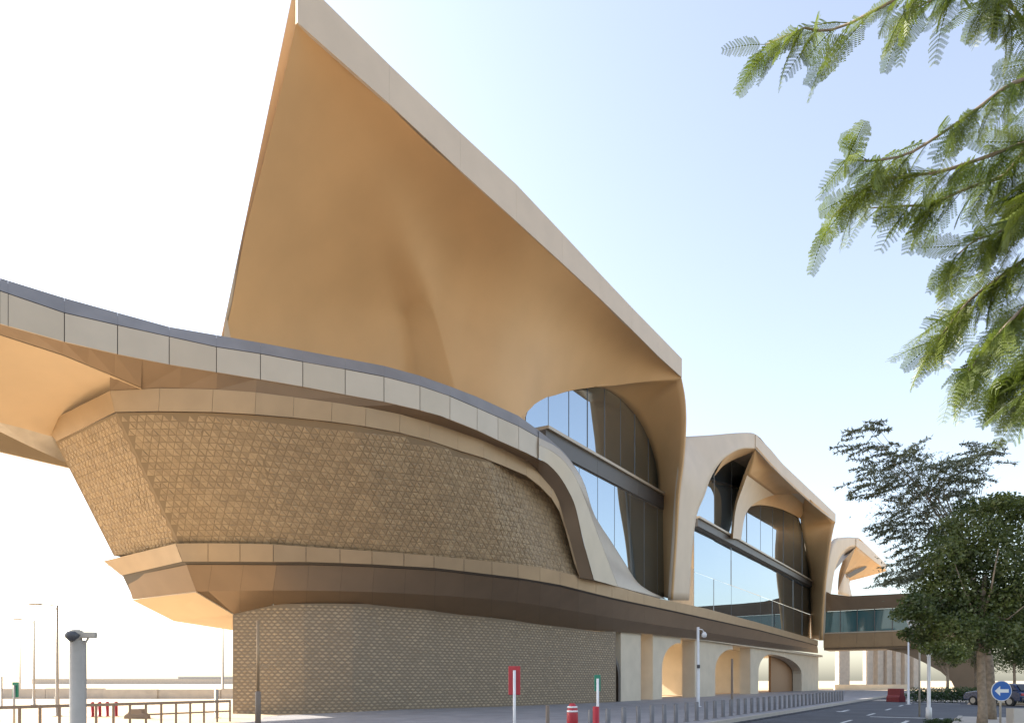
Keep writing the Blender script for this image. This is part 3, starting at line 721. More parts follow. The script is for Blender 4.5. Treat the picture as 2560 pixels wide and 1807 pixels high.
uu0 = Pv(1735, 1400, 23).dot(DU); uu1 = Pv(2026, 1400, 23).dot(DU)
n2 = 9; us2 = [lerp(uu0, uu1, i / n2) for i in range(n2 + 1)]
tab2 = [(Pv(x, 1400, 23).dot(DU), z) for x, z in ((1735, 18.2), (1775, 22.4), (1800, 25.0), (1850, 27.4), (1900, 27.0), (1955, 26.4), (1985, 28.6), (2026, 29.5))]
glazing('arched_window', us2, 23.0, 16.9, 30, lambda u: interp(tab2, u), .12, ST, M['glass'])
glazing('lower_window', us2, 23.0, 7.7, 16.2, lambda u: 30, .06, ST, M['glass'], seam=12.0)
ledge(uu0 - .5, uu1 + 1, 16.95)
# -- third shell
R3 = empty('roof_shell'); R3.parent = ST; R3['label'] = 'farthest and smallest roof shell above the footbridge'
D3l = cr([Pv(2054, 1600, 20.5), Pv(2060, 1500, 20.2), Pv(2068, 1420, 19.8), Pv(2080, 1365, 19.4), Pv(2091, 1345, 19.4)], 14) + cr([Pv(2095, 1344, 19.3), Pv(2120, 1342, 19.2), Pv(2149, 1344, 19.0)], 12)
D3r = cr([Pv(2066, 1600, 20.5), Pv(2069, 1520, 20.3), Pv(2078, 1480, 20.1), Pv(2084, 1440, 19.8), Pv(2092, 1410, 19.6), Pv(2108, 1382, 19.4), Pv(2125, 1367, 19.2), Pv(2140, 1365, 19.05)], 26)
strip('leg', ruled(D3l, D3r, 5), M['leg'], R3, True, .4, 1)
E3 = eave_pts([(2140, 1365), (2180, 1398), (2216, 1426)], 19.0, 18.9, 17)
U3 = upline(E3, [(2140, 1346), (2149, 1345), (2223, 1418)], None)
fascia(E3, U3, 4, M['fascia'], R3)
dl = cr([Pv(2140, 1366, 19.05), Pv(2112, 1395, 20.4), Pv(2098, 1430, 21.6), Pv(2094, 1478, 22)], 17)
strip('small_vault', ruled(D3r[10:], resample(dl, 16), 3), M['soffit'], R3, True)
q3 = cr([Pv(2141, 1366, 19.05), Pv(2118, 1398, 20.6), Pv(2106, 1435, 21.7), Pv(2112, 1452, 22.4), Pv(2122, 1452, 22.6), Pv(2170, 1440, 20.8), Pv(2216, 1427, 18.95)], 17)
strip('eave_underside', ruled(E3, q3, 6, Vector((0, 0, .8))), M['shell'], R3, True, .2, 1)
sl3 = MB().prism([Pv(2118, 1436, 21.3), Pv(2138, 1423, 20.9), Pv(2168, 1412, 20.3), Pv(2160, 1420, 20.5), Pv(2124, 1440, 21.3)], Vector((0, 0, -.3))).build('vent_slot', M['dark'], R3)
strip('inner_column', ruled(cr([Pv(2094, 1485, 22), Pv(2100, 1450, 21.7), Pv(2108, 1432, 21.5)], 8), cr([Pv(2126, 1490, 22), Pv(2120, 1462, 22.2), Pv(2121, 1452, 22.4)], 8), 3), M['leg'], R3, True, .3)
rooftop(U3, uvz(128, 40, 24), uvz(150, 40, 24), R3)

# ---- arcade below the podium at the right
AC = empty('arcade'); AC.parent = ST
soz = 5.35
def arcpier(x0, x1, ypx, rx=None, lx=None, v=22.0, m='stone', dv=1.2):
    """pier between two photo columns; its top flares right and/or left into the soffit"""
    u0 = Pv(x0, 1700, v).dot(DU); u1 = Pv(x1, 1700, v).dot(DU)
    outl = [(u0, 0.1), (u1, 0.1)]
    if rx:
        ur = Pv(rx, 1700, v).dot(DU)
        outl += [(u1 + (ur - u1) * (1 - math.cos(t * math.pi / 2 / 8)), lerp(2.6, soz - .45, math.sin(t * math.pi / 2 / 8))) for t in range(9)]
        outl += [(ur, soz)]
    else: outl += [(u1, soz)]
    if lx:
        ul = Pv(lx, 1700, v).dot(DU)
        outl += [(ul, soz)] + [(u0 + (ul - u0) * (1 - math.cos(t * math.pi / 2 / 8)), lerp(2.6, soz - .45, math.sin(t * math.pi / 2 / 8))) for t in range(8, -1, -1)]
    else: outl += [(u0, soz)]
    MB().prism([uvz(u, v, z) for u, z in outl], DV * dv).build('pier', M[m], AC)
arcpier(1552, 1602, 1750)
arcpier(1632, 1655, 1750, rx=1702)
arcpier(1737, 1788, 1750, rx=1832)
arcpier(1876, 1896, 1750, rx=1930)
arcpier(2004, 2046, 1750, lx=1930)
ua = Pv(1545, 1700, 22).dot(DU); ub_ = Pv(2050, 1700, 22).dot(DU)
MB().prism([uvz(ua, 21.6, soz), uvz(ub_, 21.6, soz), uvz(ub_, 33, soz), uvz(ua, 33, soz)], Vector((0, 0, .3))).build('arcade_ceiling', M['stone'], AC)
um = Pv(1896, 1700, 25).dot(DU)
for xc in (1602, 1655, 1788, 1896):                       # walls running back through the podium
    uc = Pv(xc, 1700, 23.2).dot(DU) - .55
    MB().prism([uvz(uc, 23.3, 0.1), uvz(uc, 36, 0.1), uvz(uc, 36, soz), uvz(uc, 23.3, soz)], DU * .5).build('passage_wall', M['stone'], AC)
MB().prism([uvz(um - .4, 23.3, 0.1), uvz(ub_, 23.3, 0.1), uvz(ub_, 23.3, soz), uvz(um - .4, 23.3, soz)], DV * .3).build('shutter', M['door'], AC)
MB().prism([uvz(ua - 1, 22.6, 0.1), uvz(ua + 1.5, 22.6, 0.1), uvz(ua + 1.5, 22.6, soz), uvz(ua - 1, 22.6, soz)], DV * .4).build('arcade_end_wall', M['stone'], AC)

# ================================================================== FOOTBRIDGE
FB = empty('footbridge'); tag(FB, 'enclosed glass footbridge crossing the road from the far end of the station', 'footbridge')
UB = 112.7
vs_ = [20.6 - i * 2.3 for i in range(14)]
for a, b in zip(vs_, vs_[1:]):
    MB().prism([uvz(UB + .15, a - .03, 8.9), uvz(UB + .15, b + .03, 8.9), uvz(UB + .15, b + .03, 12.1), uvz(UB + .15, a - .03, 12.1)], DU * .05).build('pane', M['glass2'], FB)
    bar('mullion', uvz(UB + .12, b, 8.8), uvz(UB + .12, b, 12.2), DV * .1, DU * .14, M['mull'], FB)
    MB().prism([uvz(UB - .25, a - .01, 6.6), uvz(UB - .25, b + .01, 6.6), uvz(UB - .35, b + .01, 8.7), uvz(UB - .35, a - .01, 8.7)], DU * .3).build('beam_panel', M['trim'], FB)
MB().prism([uvz(UB + .1, 20.6, 6.25), uvz(UB + .1, -9, 6.25), uvz(UB + 5, -9, 6.25), uvz(UB + 5, 20.6, 6.25)], Vector((0, 0, 2.5))).build('deck', M['soffit'], FB)
MB().prism([uvz(UB - .4, 20.6, 8.72), uvz(UB - .4, -9, 8.72), uvz(UB + .3, -9, 8.72), uvz(UB + .3, 20.6, 8.72)], Vector((0, 0, .17))).build('sill', M['bandp'], FB)
rf = [(20.9, 15.6), (19.5, 14.7), (17, 14.2), (12, 14.1), (0, 14.0), (-9, 13.9)]
strip('roof_fascia', [[uvz(UB - .6, v, z) for v, z in rf], [uvz(UB - .1, v, 12.12) for v, z in rf]], M['soffit'], FB, False, .1)
strip('roof_top', [[uvz(UB - .6, v, z) for v, z in rf], [uvz(UB + 5.5, v, z) for v, z in rf]], M['bandp'], FB, False)
bar('far_wall', uvz(UB + 5, 20.6, 10.5), uvz(UB + 5, -9, 10.5), DU * .1, Vector((0, 0, 3.8)), M['glass2'], FB)
hz_ = [(12.5, 6.3), (10, 5.6), (7.5, 4.2), (5.5, 2.9), (4.2, 1.5), (3.6, 0), (-.2, 0), (-.2, 6.3)]
MB().prism([uvz(UB + .6, v, z) for v, z in hz_], DU * 3.8).build('haunched_pier', M['soffit'], FB)

# ================================================================== FAR BACKGROUND
far = empty('distant_colonnade'); tag(far, 'pale distant colonnade seen beneath the footbridge', 'colonnade')
for k, (px, wd) in enumerate(((2106, 2.6), (2170, 1.5), (2196, 1.5), (2218, 1.4), (2240, 1.3), (2262, 1.3), (2284, 1.3))):
    MB().box(PG(px, 141), wd, 1.2, 11, .3, base=True).build('column', M['conc'], far)
MB().box(PG(2195, 141, 11), 20, 1.6, 1.2, .3, base=True).build('lintel', M['conc'], far)
fw = MB().box(PG(2180, 118), 16, .3, .95, .3, base=True).build('garden_wall', M['stone']); tag(fw, 'low cream wall in front of the distant colonnade', 'wall')
pw = empty('perimeter_wall'); tag(pw, 'long low pale wall across the open ground at far left', 'wall')
rx = -75
for k in range(13):
    wd = random.uniform(4.5, 6.5)
    MB().box((rx + wd / 2, 62 + random.uniform(-.15, .15), 0), wd - .06, .3, random.uniform(.82, .98), 0, base=True).build('wall_panel', M['conc'], pw); rx += wd
hb = empty('low_building'); tag(hb, 'hazy flat building on the skyline at far left', 'building')
MB().box((-150, 330, 0), 150, 20, 2.4, 0, base=True).build('hall', M['conc'], hb)
MB().box((-128, 330, 2.38), 60, 14, 1.1, 0, base=True).build('roof_block', M['conc'], hb)

# ================================================================== STREET FURNITURE
def lamp_post(px, Y, top, arm, label):
    r = empty('street_lamp', PG(px, Y)); tag(r, label, 'street lamp', 'street lamps on the open ground at left')
    h = CH + (HY - top) / FPX * Y
    MB().tube([(0, 0, 0), (0, 0, .04), (0, 0, .041), (0, 0, .9), (0, 0, .95), (0, 0, h)], [.20, .20, .10, .095, .07, .05], 12).build('pole', M['pole'], r, True)
    MB().tube([(0, 0, h - .05), (arm * .5, 0, h + .02), (arm, 0, h + .03)], .025, 8).build('arm', M['pole'], r)
    hd = MB(); sx = 1 if arm > 0 else -1
    hd.prism([(arm, -.13, h + .0), (arm + sx * .5, -.11, h + .01), (arm + sx * .5, .11, h + .01), (arm, .13, h + .0)], (0, 0, .08)); hd.build('lamp_head', M['pole'], r, bevel=.02)
lamp_post(143, 31.5, 1512, -.75, 'tallest street lamp, with its arm pointing left, at far left')
lamp_post(85, 46, 1549, -.85, 'second street lamp from the left, its arm pointing left')
lamp_post(50, 66, 1602, .75, 'distant short street lamp whose arm points right')
def slim(px, Y, top, r0, r1, m, name, label, cat, base=0):
    h = CH + (HY - top) / FPX * Y
    o = MB().tube([(0, 0, 0), (0, 0, .02), (0, 0, .021), (0, 0, h)], [r0 * 2.2, r0 * 2.2, r0, r1], 10).build(name, m, None, True)
    o.location = PG(px, Y, base); tag(o, label, cat); return o, h
slim(557, 62, 1570, .12, .07, M['pole'], 'mast', 'slim grey mast just left of the tiled podium wall', 'mast')
slim(541, 30, 1722, .09, .085, M['pole'], 'post', 'short grey post at the right end of the guard rail', 'post')
slim(4, 40, 1690, .06, .05, M['pole'], 'post', 'slender post at the very left edge of the picture', 'post')
# camera column
cc = empty('camera_column', PG(195, 13)); tag(cc, 'thick grey column carrying surveillance cameras at left', 'camera column')
h = CH + (HY - 1600) / FPX * 13
MB().tube([(0, 0, 0), (0, 0, .06), (0, 0, .061), (0, 0, .78), (0, 0, .80), (0, 0, h)], [.26, .26, .175, .175, .14, .14], 24).build('column', M['pole'], cc, True)
MB().tube([(0, -.05, h), (0, -.05, h + .1), (0, -.05, h + .17), (0, -.05, h + .2)], [.1, .1, .12, .06], 16).build('mount_cap', M['pole'], cc, True)
MB().tube([(-.03, -.12, h - .02), (-.03, -.12, h + .05), (-.03, -.12, h + .1), (-.03, -.12, h + .16)], [.05, .12, .13, .08], 16).build('dome_camera', M['darkp'], cc, True)
bc = MB(); bc.box((.2, -.02, h + .1), .30, .12, .11, .1); bc.build('bullet_camera', M['pole'], cc, bevel=.02)
MB().tube([(.0, 0, h - .12), (.12, 0, h - .08), (.2, -.01, h + .04)], .02, 8).build('bracket', M['pole'], cc)
# guard rail
gr = empty('guard_rail'); tag(gr, 'low dark guard rail crossing the open ground at left', 'guard rail')
g0, g1 = PG(-60, 20.4), PG(575, 27.5)
gn = 15
for i in range(gn + 1):
    p = g0.lerp(g1, i / gn)
    MB().box(p, .07, .07, .86, .3, base=True).build('post', M['brownp'], gr)
for i in range(gn):
    a, b = g0.lerp(g1, i / gn), g0.lerp(g1, (i + 1) / gn)
    bar('rail', a + Vector((0, 0, .82)), b + Vector((0, 0, .82)), Vector((0, .08, 0)), Vector((0, 0, .10)), M['brownp'], gr)
    if i >= 8: bar('rail', a + Vector((0, 0, .42)), b + Vector((0, 0, .42)), Vector((0, .05, 0)), Vector((0, 0, .06)), M['brownp'], gr)
# red bollards
def bollard_mesh(h, r, m, band=None):
    o = empty('bollard')
    MB().tube([(0, 0, 0), (0, 0, .015), (0, 0, .016), (0, 0, h - .03), (0, 0, h)], [r * 1.7, r * 1.7, r, r, r * .7], 14).build('shaft', m, o, True)
    if band: MB().tube([(0, 0, h * .72), (0, 0, h * .86)], r * 1.04, 14).build('band', band, o, True)
    return o
rb = bollard_mesh(.68, .075, M['red'], M['white'])
for k, px in enumerate((231, 249, 268, 290)):
    o = rb if k == 0 else copy_tree(rb)
    o.location = PG(px, 31 + .2 * k)
    tag(o, ['leftmost of the four red bollards behind the guard rail', 'second from left of the four red bollards behind the guard rail', 'third from left of the four red bollards behind the guard rail', 'rightmost of the four red bollards behind the guard rail'][k], 'bollard', 'red bollards on the open ground')
bl_ = MB(); bl_.prism([(-.5, 0, 0), (.5, 0, 0), (.46, 0, .16), (.30, 0, .26), (.26, 0, .42), (-.26, 0, .42), (-.30, 0, .26), (-.46, 0, .16)], (0, .4, 0))
o = bl_.build('road_barrier', M['brownp'], bevel=.03); o.location = PG(337, 29.5); tag(o, 'squat brown road barrier right of the red bollards', 'barrier')
# green sign left
def sign_plate(name, px, Y, y0, y1, wpx, m, label, pole_m, pole_front=False, rot=0):
    r = empty(name, PG(px, Y)); tag(r, label, 'sign')
    z1 = CH + (HY - y0) / FPX * Y; z0 = CH + (HY - y1) / FPX * Y; wd = wpx / FPX * Y
    MB().box((0, .03, (z0 + z1) / 2), wd, .025, z1 - z0, rot).build('plate', m, r, bevel=.03)
    MB().box((0, .05, (z0 + z1) / 2), wd * .96, .014, (z1 - z0) * .96, rot).build('backing', M['pole'], r, bevel=.005)
    yp = -.03 if pole_front else .1
    MB().tube([(0, yp, 0), (0, yp, (z1 - .1) if pole_front else z1)], .035, 10).build('pole', pole_m, r, True)
    return r
sign_plate('signpost', 37, 22, 1704, 1742, 16, M['green'], 'small dark green sign on a post at the far left', M['pole'], True)
sign_plate('signpost', 1286, 16, 1664, 1736, 30, M['red'], 'tall narrow red sign on a white pole before the podium wall', M['whitep'], True)
sign_plate('signpost', 1494, 18.5, 1686, 1727, 16, M['green'], 'small green sign on a white pole before the podium wall', M['whitep'], True)
# post with collar before the wall
tp = empty('tall_post', PG(645, 20)); tag(tp, 'thin tall post with a dark sleeve before the podium corner', 'post')
h = CH + (HY - 1550) / FPX * 20
MB().tube([(0, 0, 0), (0, 0, 1.3), (0, 0, 1.34)], [.085, .08, .05], 12).build('sleeve', M['brownp'], tp, True)
MB().tube([(0, 0, 1.3), (0, 0, h)], [.045, .04], 10).build('pole', M['trim'], tp, True)
MB().box((.02, 0, CH + (HY - 1664) / FPX * 20), .55, .04, .05, 0).build('crossbar', M['trim'], tp)
# red striped post and red post
rs = empty('fire_hydrant_post', PG(1431, 18)); tag(rs, 'short thick red post with white marks among the grey bollards', 'post')
MB().tube([(0, 0, 0), (0, 0, .75), (0, 0, .95), (0, 0, 1.05)], [.15, .15, .13, .06], 16).build('post', M['red'], rs, True)
for z in (.82, .93): MB().tube([(0, 0, z), (0, 0, z + .045)], [.151 if z < .9 else .14, .145 if z < .9 else .132], 16).build('white_band', M['white'], rs, True)
slim(1490, 17.6, 1765, .09, .085, M['red'], 'red_post', 'slim plain red post beside the green sign', 'post')
slim(1369, 17, 1762, .055, .05, M['brownp'], 'dark_post', 'thin dark post left of the red striped post', 'post')
# grey bollards along the kerb
gb_ = bollard_mesh(.72, .075, M['bollard'])
first = True; nb = 0
b0 = Vector((1.97, 18, 0)) + DV * .45
ORD = 'first second third fourth fifth sixth seventh eighth ninth tenth eleventh twelfth thirteenth fourteenth fifteenth sixteenth seventeenth eighteenth nineteenth twentieth'.split()
ORD += ['twenty-' + x for x in ORD[:9]] + ['thirtieth'] + ['thirty-' + x for x in ORD[:9]] + ['fortieth']
for k in range(0, 40):
    p = b0 + DU * (1.06 * k)
    o = gb_ if first else copy_tree(gb_); first = False
    o.location = p + Vector((0, 0, .12))
    tag(o, '%s grey bollard from the near end of the row along the station kerb' % ORD[k], 'bollard', 'grey bollards along the station kerb')
# camera poles on the forecourt
cp = empty('camera_pole', PG(1745, 40, .12)); tag(cp, 'white camera pole on the forecourt before the arcade', 'camera pole')
h = CH + (HY - 1572) / FPX * 40
MB().tube([(0, 0, 0), (0, 0, .03), (0, 0, .031), (0, 0, 2.2), (0, 0, 2.22), (0, 0, h)], [.2, .2, .10, .10, .085, .08], 12).build('pole', M['whitep'], cp, True)
MB().tube([(0, 0, h - .1), (.25, 0, h - .15), (.36, 0, h - .3)], .03, 8).build('arm', M['whitep'], cp, True)
MB().tube([(.36, 0, h - .28), (.36, 0, h - .4), (.36, 0, h - .55), (.36, 0, h - .62)], [.07, .15, .14, .05], 14).build('dome_camera', M['whitep'], cp, True)
MB().box((0, -.1, 2.35), .16, .14, .2).build('junction_box', M['darkp'], cp, bevel=.02)
slim(1830, 33, 1652, .06, .045, M['brownp'], 'dark_post', 'tall thin dark post standing in the row of grey bollards', 'post', .12)
slim(2271, 47, 1600, .075, .05, M['whitep'], 'lamp_pole', 'slim white pole beside the red barrier', 'pole')
# flared lamp and round disc by the right-hand tree
fl = empty('flared_lamp', PG(2322, 29, .0)); tag(fl, 'pale lamp post with a flaring top left of the big tree', 'lamp post')
h = CH + (HY - 1612) / FPX * 29
MB().tube([(0, 0, 0), (0, 0, .5), (0, 0, .52), (0, 0, h - .5), (0, 0, h - .15), (0, 0, h)], [.12, .11, .07, .065, .2, .32], 12).build('pole', M['whitep'], fl, True)
MB().tube([(0, 0, h), (0, 0, h + .05)], [.33, .30], 16).build('cap', M['pole'], fl, True)
rd = empty('round_mirror', PG(2302, 31)); tag(rd, 'round grey traffic mirror half hidden by leaves', 'traffic mirror')
zc = CH + (HY - 1547) / FPX * 31
MB().tube([(0, .1, 0), (0, .1, zc)], .04, 8).build('pole', M['pole'], rd, True)
MB().tube([(0, -.03, zc), (0, .05, zc)], [.62, .62], 28).build('rim', M['whitep'], rd)
MB().tube([(0, -.06, zc), (0, -.035, zc)], [.40, .50], 28).build('face', M['pole'], rd)
# red barrier
b_ = MB(); b_.prism([(-.42, 0, 0), (.42, 0, 0), (.40, 0, .35), (.26, 0, .5), (.22, 0, .98), (-.22, 0, .98), (-.26, 0, .5), (-.40, 0, .35)], (0, 1.2, 0))
o = b_.build('water_barrier', mat('red plastic with painted shade', (.17, .012, .02), .6, .15, 5), bevel=.03); o.scale = (.8, 1, 1.05); o.location = PG(2256, 52); o.rotation_euler = (0, 0, .3); tag(o, 'red plastic road barrier at the end of the road, coloured dark for shade', 'barrier')  # red darkened in the colour so the barrier looks shaded
# blue arrow sign
bs = empty('arrow_sign', PG(2504, 24, .12)); tag(bs, 'round blue sign with a white arrow pointing left', 'sign')
zc = CH + (HY - 1726) / FPX * 24 - .12
MB().tube([(0, .06, 0), (0, .06, zc + .25)], .035, 10).build('pole', M['pole'], bs, True)
MB().tube([(0, 0, zc), (0, .02, zc)], .36, 32).build('rim', M['white'], bs)
MB().tube([(0, -.01, zc), (0, -.003, zc)], .335, 32).build('face', M['blue'], bs)
MB().prism([(-.25, -.016, zc), (-.06, -.016, zc + .17), (-.06, -.016, zc + .06), (.24, -.016, zc + .06), (.24, -.016, zc - .06), (-.06, -.016, zc - .06), (-.06, -.016, zc - .17)], (0, .005, 0)).build('arrow', M['white'], bs)
# parked car beyond the arrow sign
car = empty('parked_car', PG(2503, 45)); car.rotation_euler = (0, 0, R(14)); tag(car, 'dark blue parked car behind the blue arrow sign', 'car')
M['carp'] = mat('dark blue car paint', (.012, .03, .085), .25, spec=.6); M['tyre'] = mat('tyre rubber', (.02, .02, .02), .8); M['carg'] = mat('car glass', (.02, .025, .03), .05)
prof = [(-2.0, .32), (-2.05, .62), (-1.95, .92), (-1.75, .98), (1.0, .98), (1.9, .86), (2.08, .66), (2.08, .34)]
MB().prism([(-.86, y, z) for y, z in prof], (1.72, 0, 0)).build('body', M['carp'], car, bevel=.06)
cab = [(-1.85, .96), (-1.45, 1.42), (.1, 1.46), (.95, .96)]
MB().prism([(-.74, y, z) for y, z in cab], (1.48, 0, 0)).build('cabin', M['carp'], car, bevel=.08)
MB().prism([(-.62, -1.84, 1.02), (.62, -1.84, 1.02), (.56, -1.53, 1.37), (-.56, -1.53, 1.37)], (0, -.03, .01)).build('rear_window', M['carg'], car)
for sx in (-1, 1):
    MB().prism([(sx * .745, -1.45, 1.02), (sx * .745, .75, 1.02), (sx * .745, .05, 1.38), (sx * .745, -1.25, 1.36)], (sx * .012, 0, 0)).build('side_window', M['carg'], car)
    MB().box((sx * .68, -2.03, .76), .26, .06, .16).build('tail_light', M['red'], car, bevel=.02)
    for wy in (-1.3, 1.3):
        wh = MB().tube([(sx * .66, wy, .31), (sx * .88, wy, .31)], .31, 20).build('wheel', M['tyre'], car); MB().tube([(sx * .87, wy, .31), (sx * .89, wy, .31)], .19, 16).build('rim', M['pole'], wh)
MB().box((0, -2.06, .48), 1.6, .1, .2).build('bumper', M['darkp'], car, bevel=.04)
MB().box((0, -2.07, .72), .5, .02, .11).build('number_plate', M['white'], car)
cb = MB().box((0, 0, 0), .42, .3, .62, .2, base=True); cbo = cb.build('utility_box', M['conc'], bevel=.02); cbo.location = PG(2538, 22.5, .12); tag(cbo, 'small pale utility box right of the arrow sign', 'utility box')

# ================================================================== PLANTS
def leaf_mat(name, c1, c2, trans, scale=2.5):
    m = bpy.data.materials.new(name); m.use_nodes = True; n = m.node_tree; n.nodes.clear()
    o = n.nodes.new('ShaderNodeOutputMaterial'); d = n.nodes.new('ShaderNodeBsdfDiffuse'); t = n.nodes.new('ShaderNodeBsdfTranslucent'); g = n.nodes.new('ShaderNodeBsdfGlossy')
    g.inputs['Roughness'].default_value = .45
    x = n.nodes.new('ShaderNodeMixShader'); x.inputs[0].default_value = trans; x2 = n.nodes.new('ShaderNodeMixShader'); x2.inputs[0].default_value = .05
    gm = n.nodes.new('ShaderNodeNewGeometry'); no = n.nodes.new('ShaderNodeTexNoise'); no.inputs['Scale'].default_value = scale
    n.links.new(gm.outputs['Position'], no.inputs['Vector'])
    ra = n.nodes.new('ShaderNodeValToRGB'); ra.color_ramp.elements[0].color = (*c1, 1); ra.color_ramp.elements[1].color = (*c2, 1)
    ra.color_ramp.elements[0].position = .35; ra.color_ramp.elements[1].position = .65
    n.links.new(no.outputs['Fac'], ra.inputs['Fac'])
    for q in (d, t): n.links.new(ra.outputs['Color'], q.inputs['Color'])
    n.links.new(d.outputs[0], x.inputs[1]); n.links.new(t.outputs[0], x.inputs[2]); n.links.new(x.outputs[0], x2.inputs[1]); n.links.new(g.outputs[0], x2.inputs[2]); n.links.new(x2.outputs[0], o.inputs[0])
    return m
M['leafn'] = leaf_mat('feathery leaf', (.075, .115, .010), (.17, .215, .028), .45)
M['leafa'] = leaf_mat('dense dark leaf', (.045, .072, .016), (.115, .145, .034), .4, .9)
M['leafb'] = leaf_mat('airy leaf with sky glare tint', (.15, .17, .115), (.24, .255, .15), .5, .8)  # greens paled and greyed to stand for backlit sky glare
M['hedge'] = leaf_mat('hedge leaf', (.02, .05, .008), (.05, .09, .02), .2, 2)
def frond_mesh(seed, L=.46, npair=13, wid=.105):
    rnd = random.Random(seed); mb = MB()
    droop = rnd.uniform(.10, .24)
    def rp(t): return Vector((L * t, 0, -droop * L * t * t * 1.6))
    mb.tube([rp(k / 5) for k in range(6)], [.004, .0035, .003, .0025, .002, .001], 4, cap=False)
    for k in range(npair):
        t = .14 + .86 * (k + .5) / npair
        l = wid * (math.sin(math.pi * min(1, .22 + .78 * t)) ** .6 * .75 + .25) * rnd.uniform(.88, 1.08)
        p = rp(t)
        for sgn in (-1, 1):
            fold = rnd.uniform(.15, .5)
            d = Vector((.50, sgn * math.cos(fold), -math.sin(fold) * .8)).normalized()
            nn_ = 9
            side = d.cross(Vector((0, 0, 1))).normalized(); upv = side.cross(d)
            for q in range(nn_):
                c = p + d * l * (q + .6) / nn_ + Vector((0, 0, -.12 * l * ((q + 1) / nn_) ** 2))
                ll = .0155 * (1 - .35 * q / nn_)
                for s2 in (-1, 1):
                    tip = c + side * s2 * ll + d * ll * .5 - upv * ll * .25
                    w_ = d * l / nn_ * .44
                    mb.poly([c - w_ * .8, tip - w_ * .5, tip + w_ * .5, c + w_ * .8])
    me = bpy.data.meshes.new('leaf'); me.from_pydata([tuple(v) for v in mb.v], [], mb.f); me.materials.append(M['leafn']); me.update()
    return me
FM = [frond_mesh(k, L=random.uniform(.40, .52)) for k in range(6)]
NT = empty('overhanging_tree', (6.4, 6.6, 0)); tag(NT, 'feathery leaved tree reaching into the picture from the top right', 'tree')
from mathutils import Matrix, Quaternion
def wl(p): return Vector(p) - Vector((6.4, 6.6, 0))
trunk = cr([(6.4, 6.6, 0), (6.45, 6.7, 1.5), (6.3, 6.5, 3.0), (6.0, 6.2, 4.6)], 12)
MB().tube([wl(p) for p in trunk], [.2 - .011 * k for k in range(12)], 12).build('trunk', M['bark'], NT, True)
branches = [
 ([(2700, 60), (2500, -60), (2330, -40), (2190, 25), (2110, 66), (2055, 78), (2000, 70), (1955, 95), (1915, 112)], 5.6),
 ([(2480, -50), (2380, -20), (2300, 15), (2260, 35)], 5.8),
 ([(2640, -120), (2540, -60), (2470, -10), (2520, 30)], 5.5),
 ([(2720, 180), (2600, 190), (2520, 215), (2440, 275), (2360, 330), (2270, 385), (2180, 402), (2130, 400), (2120, 392)], 5.5),
 ([(2720, 330), (2600, 345), (2500, 380), (2420, 408), (2340, 432), (2260, 440), (2200, 455), (2150, 480), (2110, 510), (2080, 545)], 5.7),
 ([(2600, 380), (2510, 440), (2420, 470), (2330, 510), (2250, 515), (2180, 520)], 6.0),
 ([(2740, 480), (2640, 500), (2560, 540), (2500, 580), (2440, 600), (2390, 640)], 5.4),
 ([(2720, 560), (2640, 600), (2560, 650), (2490, 700), (2430, 745), (2390, 790), (2345, 850)], 5.6),
 ([(2740, 700), (2640, 720), (2570, 760), (2500, 830), (2450, 890), (2420, 930)], 5.3),
 ([(2740, 800), (2650, 830), (2590, 880), (2540, 930), (2500, 970)], 5.8),
 ([(2760, 420), (2660, 430), (2580, 470), (2530, 520)], 5.9),
 ([(2760, 880), (2680, 900), (2610, 950), (2570, 990)], 5.5)]
nfr = 0
hub = Vector((6.0, 6.2, 4.6))
for bi, (pl, Y) in enumerate(branches):
    rnd = random.Random(40 + bi)
    pts = [P(x, y, Y + rnd.uniform(-.12, .12)) for x, y in pl]
    pts = cr([hub, (hub + pts[0]) / 2 + Vector((.15, 0, .1))] + pts, 34)
    br = MB().tube([wl(p) for p in pts], [.032 * (1 - k / 34) + .005 for k in range(34)], 6).build('branch', M['bark'], NT, True)
    for k in range(12, 34):
        for rep_ in range(6 if bi >= 6 else 4):
            if rnd.random() < .22: continue
            base = pts[k]
            d0 = (pts[min(k + 1, 33)] - pts[k - 1]).normalized()
            side = rnd.choice((-1, 1))
            # leaves lean outwards along the branch and hang down
            dr = (d0 * rnd.uniform(.55, 1.2) + Vector((rnd.uniform(-.4, .25), rnd.uniform(-.6, .6), rnd.uniform(-.95, -.05) if rnd.random() < .8 else rnd.uniform(.0, .5)))).normalized()
            x, y = proj(base)
            if x > 2790 or y < -260: continue
            q = dr.to_track_quat('X', 'Z'); q = q @ Quaternion((1, 0, 0), rnd.uniform(-1.3, 1.3))
            o = bpy.data.objects.new('leaf', FM[rnd.randrange(6)]); COL.objects.link(o); o.parent = br
            sc_ = rnd.uniform(.55, 1.15) * (0.85 if k > 31 else 1)
            o.location = wl(base); o.rotation_mode = 'QUATERNION'; o.rotation_quaternion = q; o.scale = (sc_,) * 3
            nfr += 1
print('leaves', nfr)

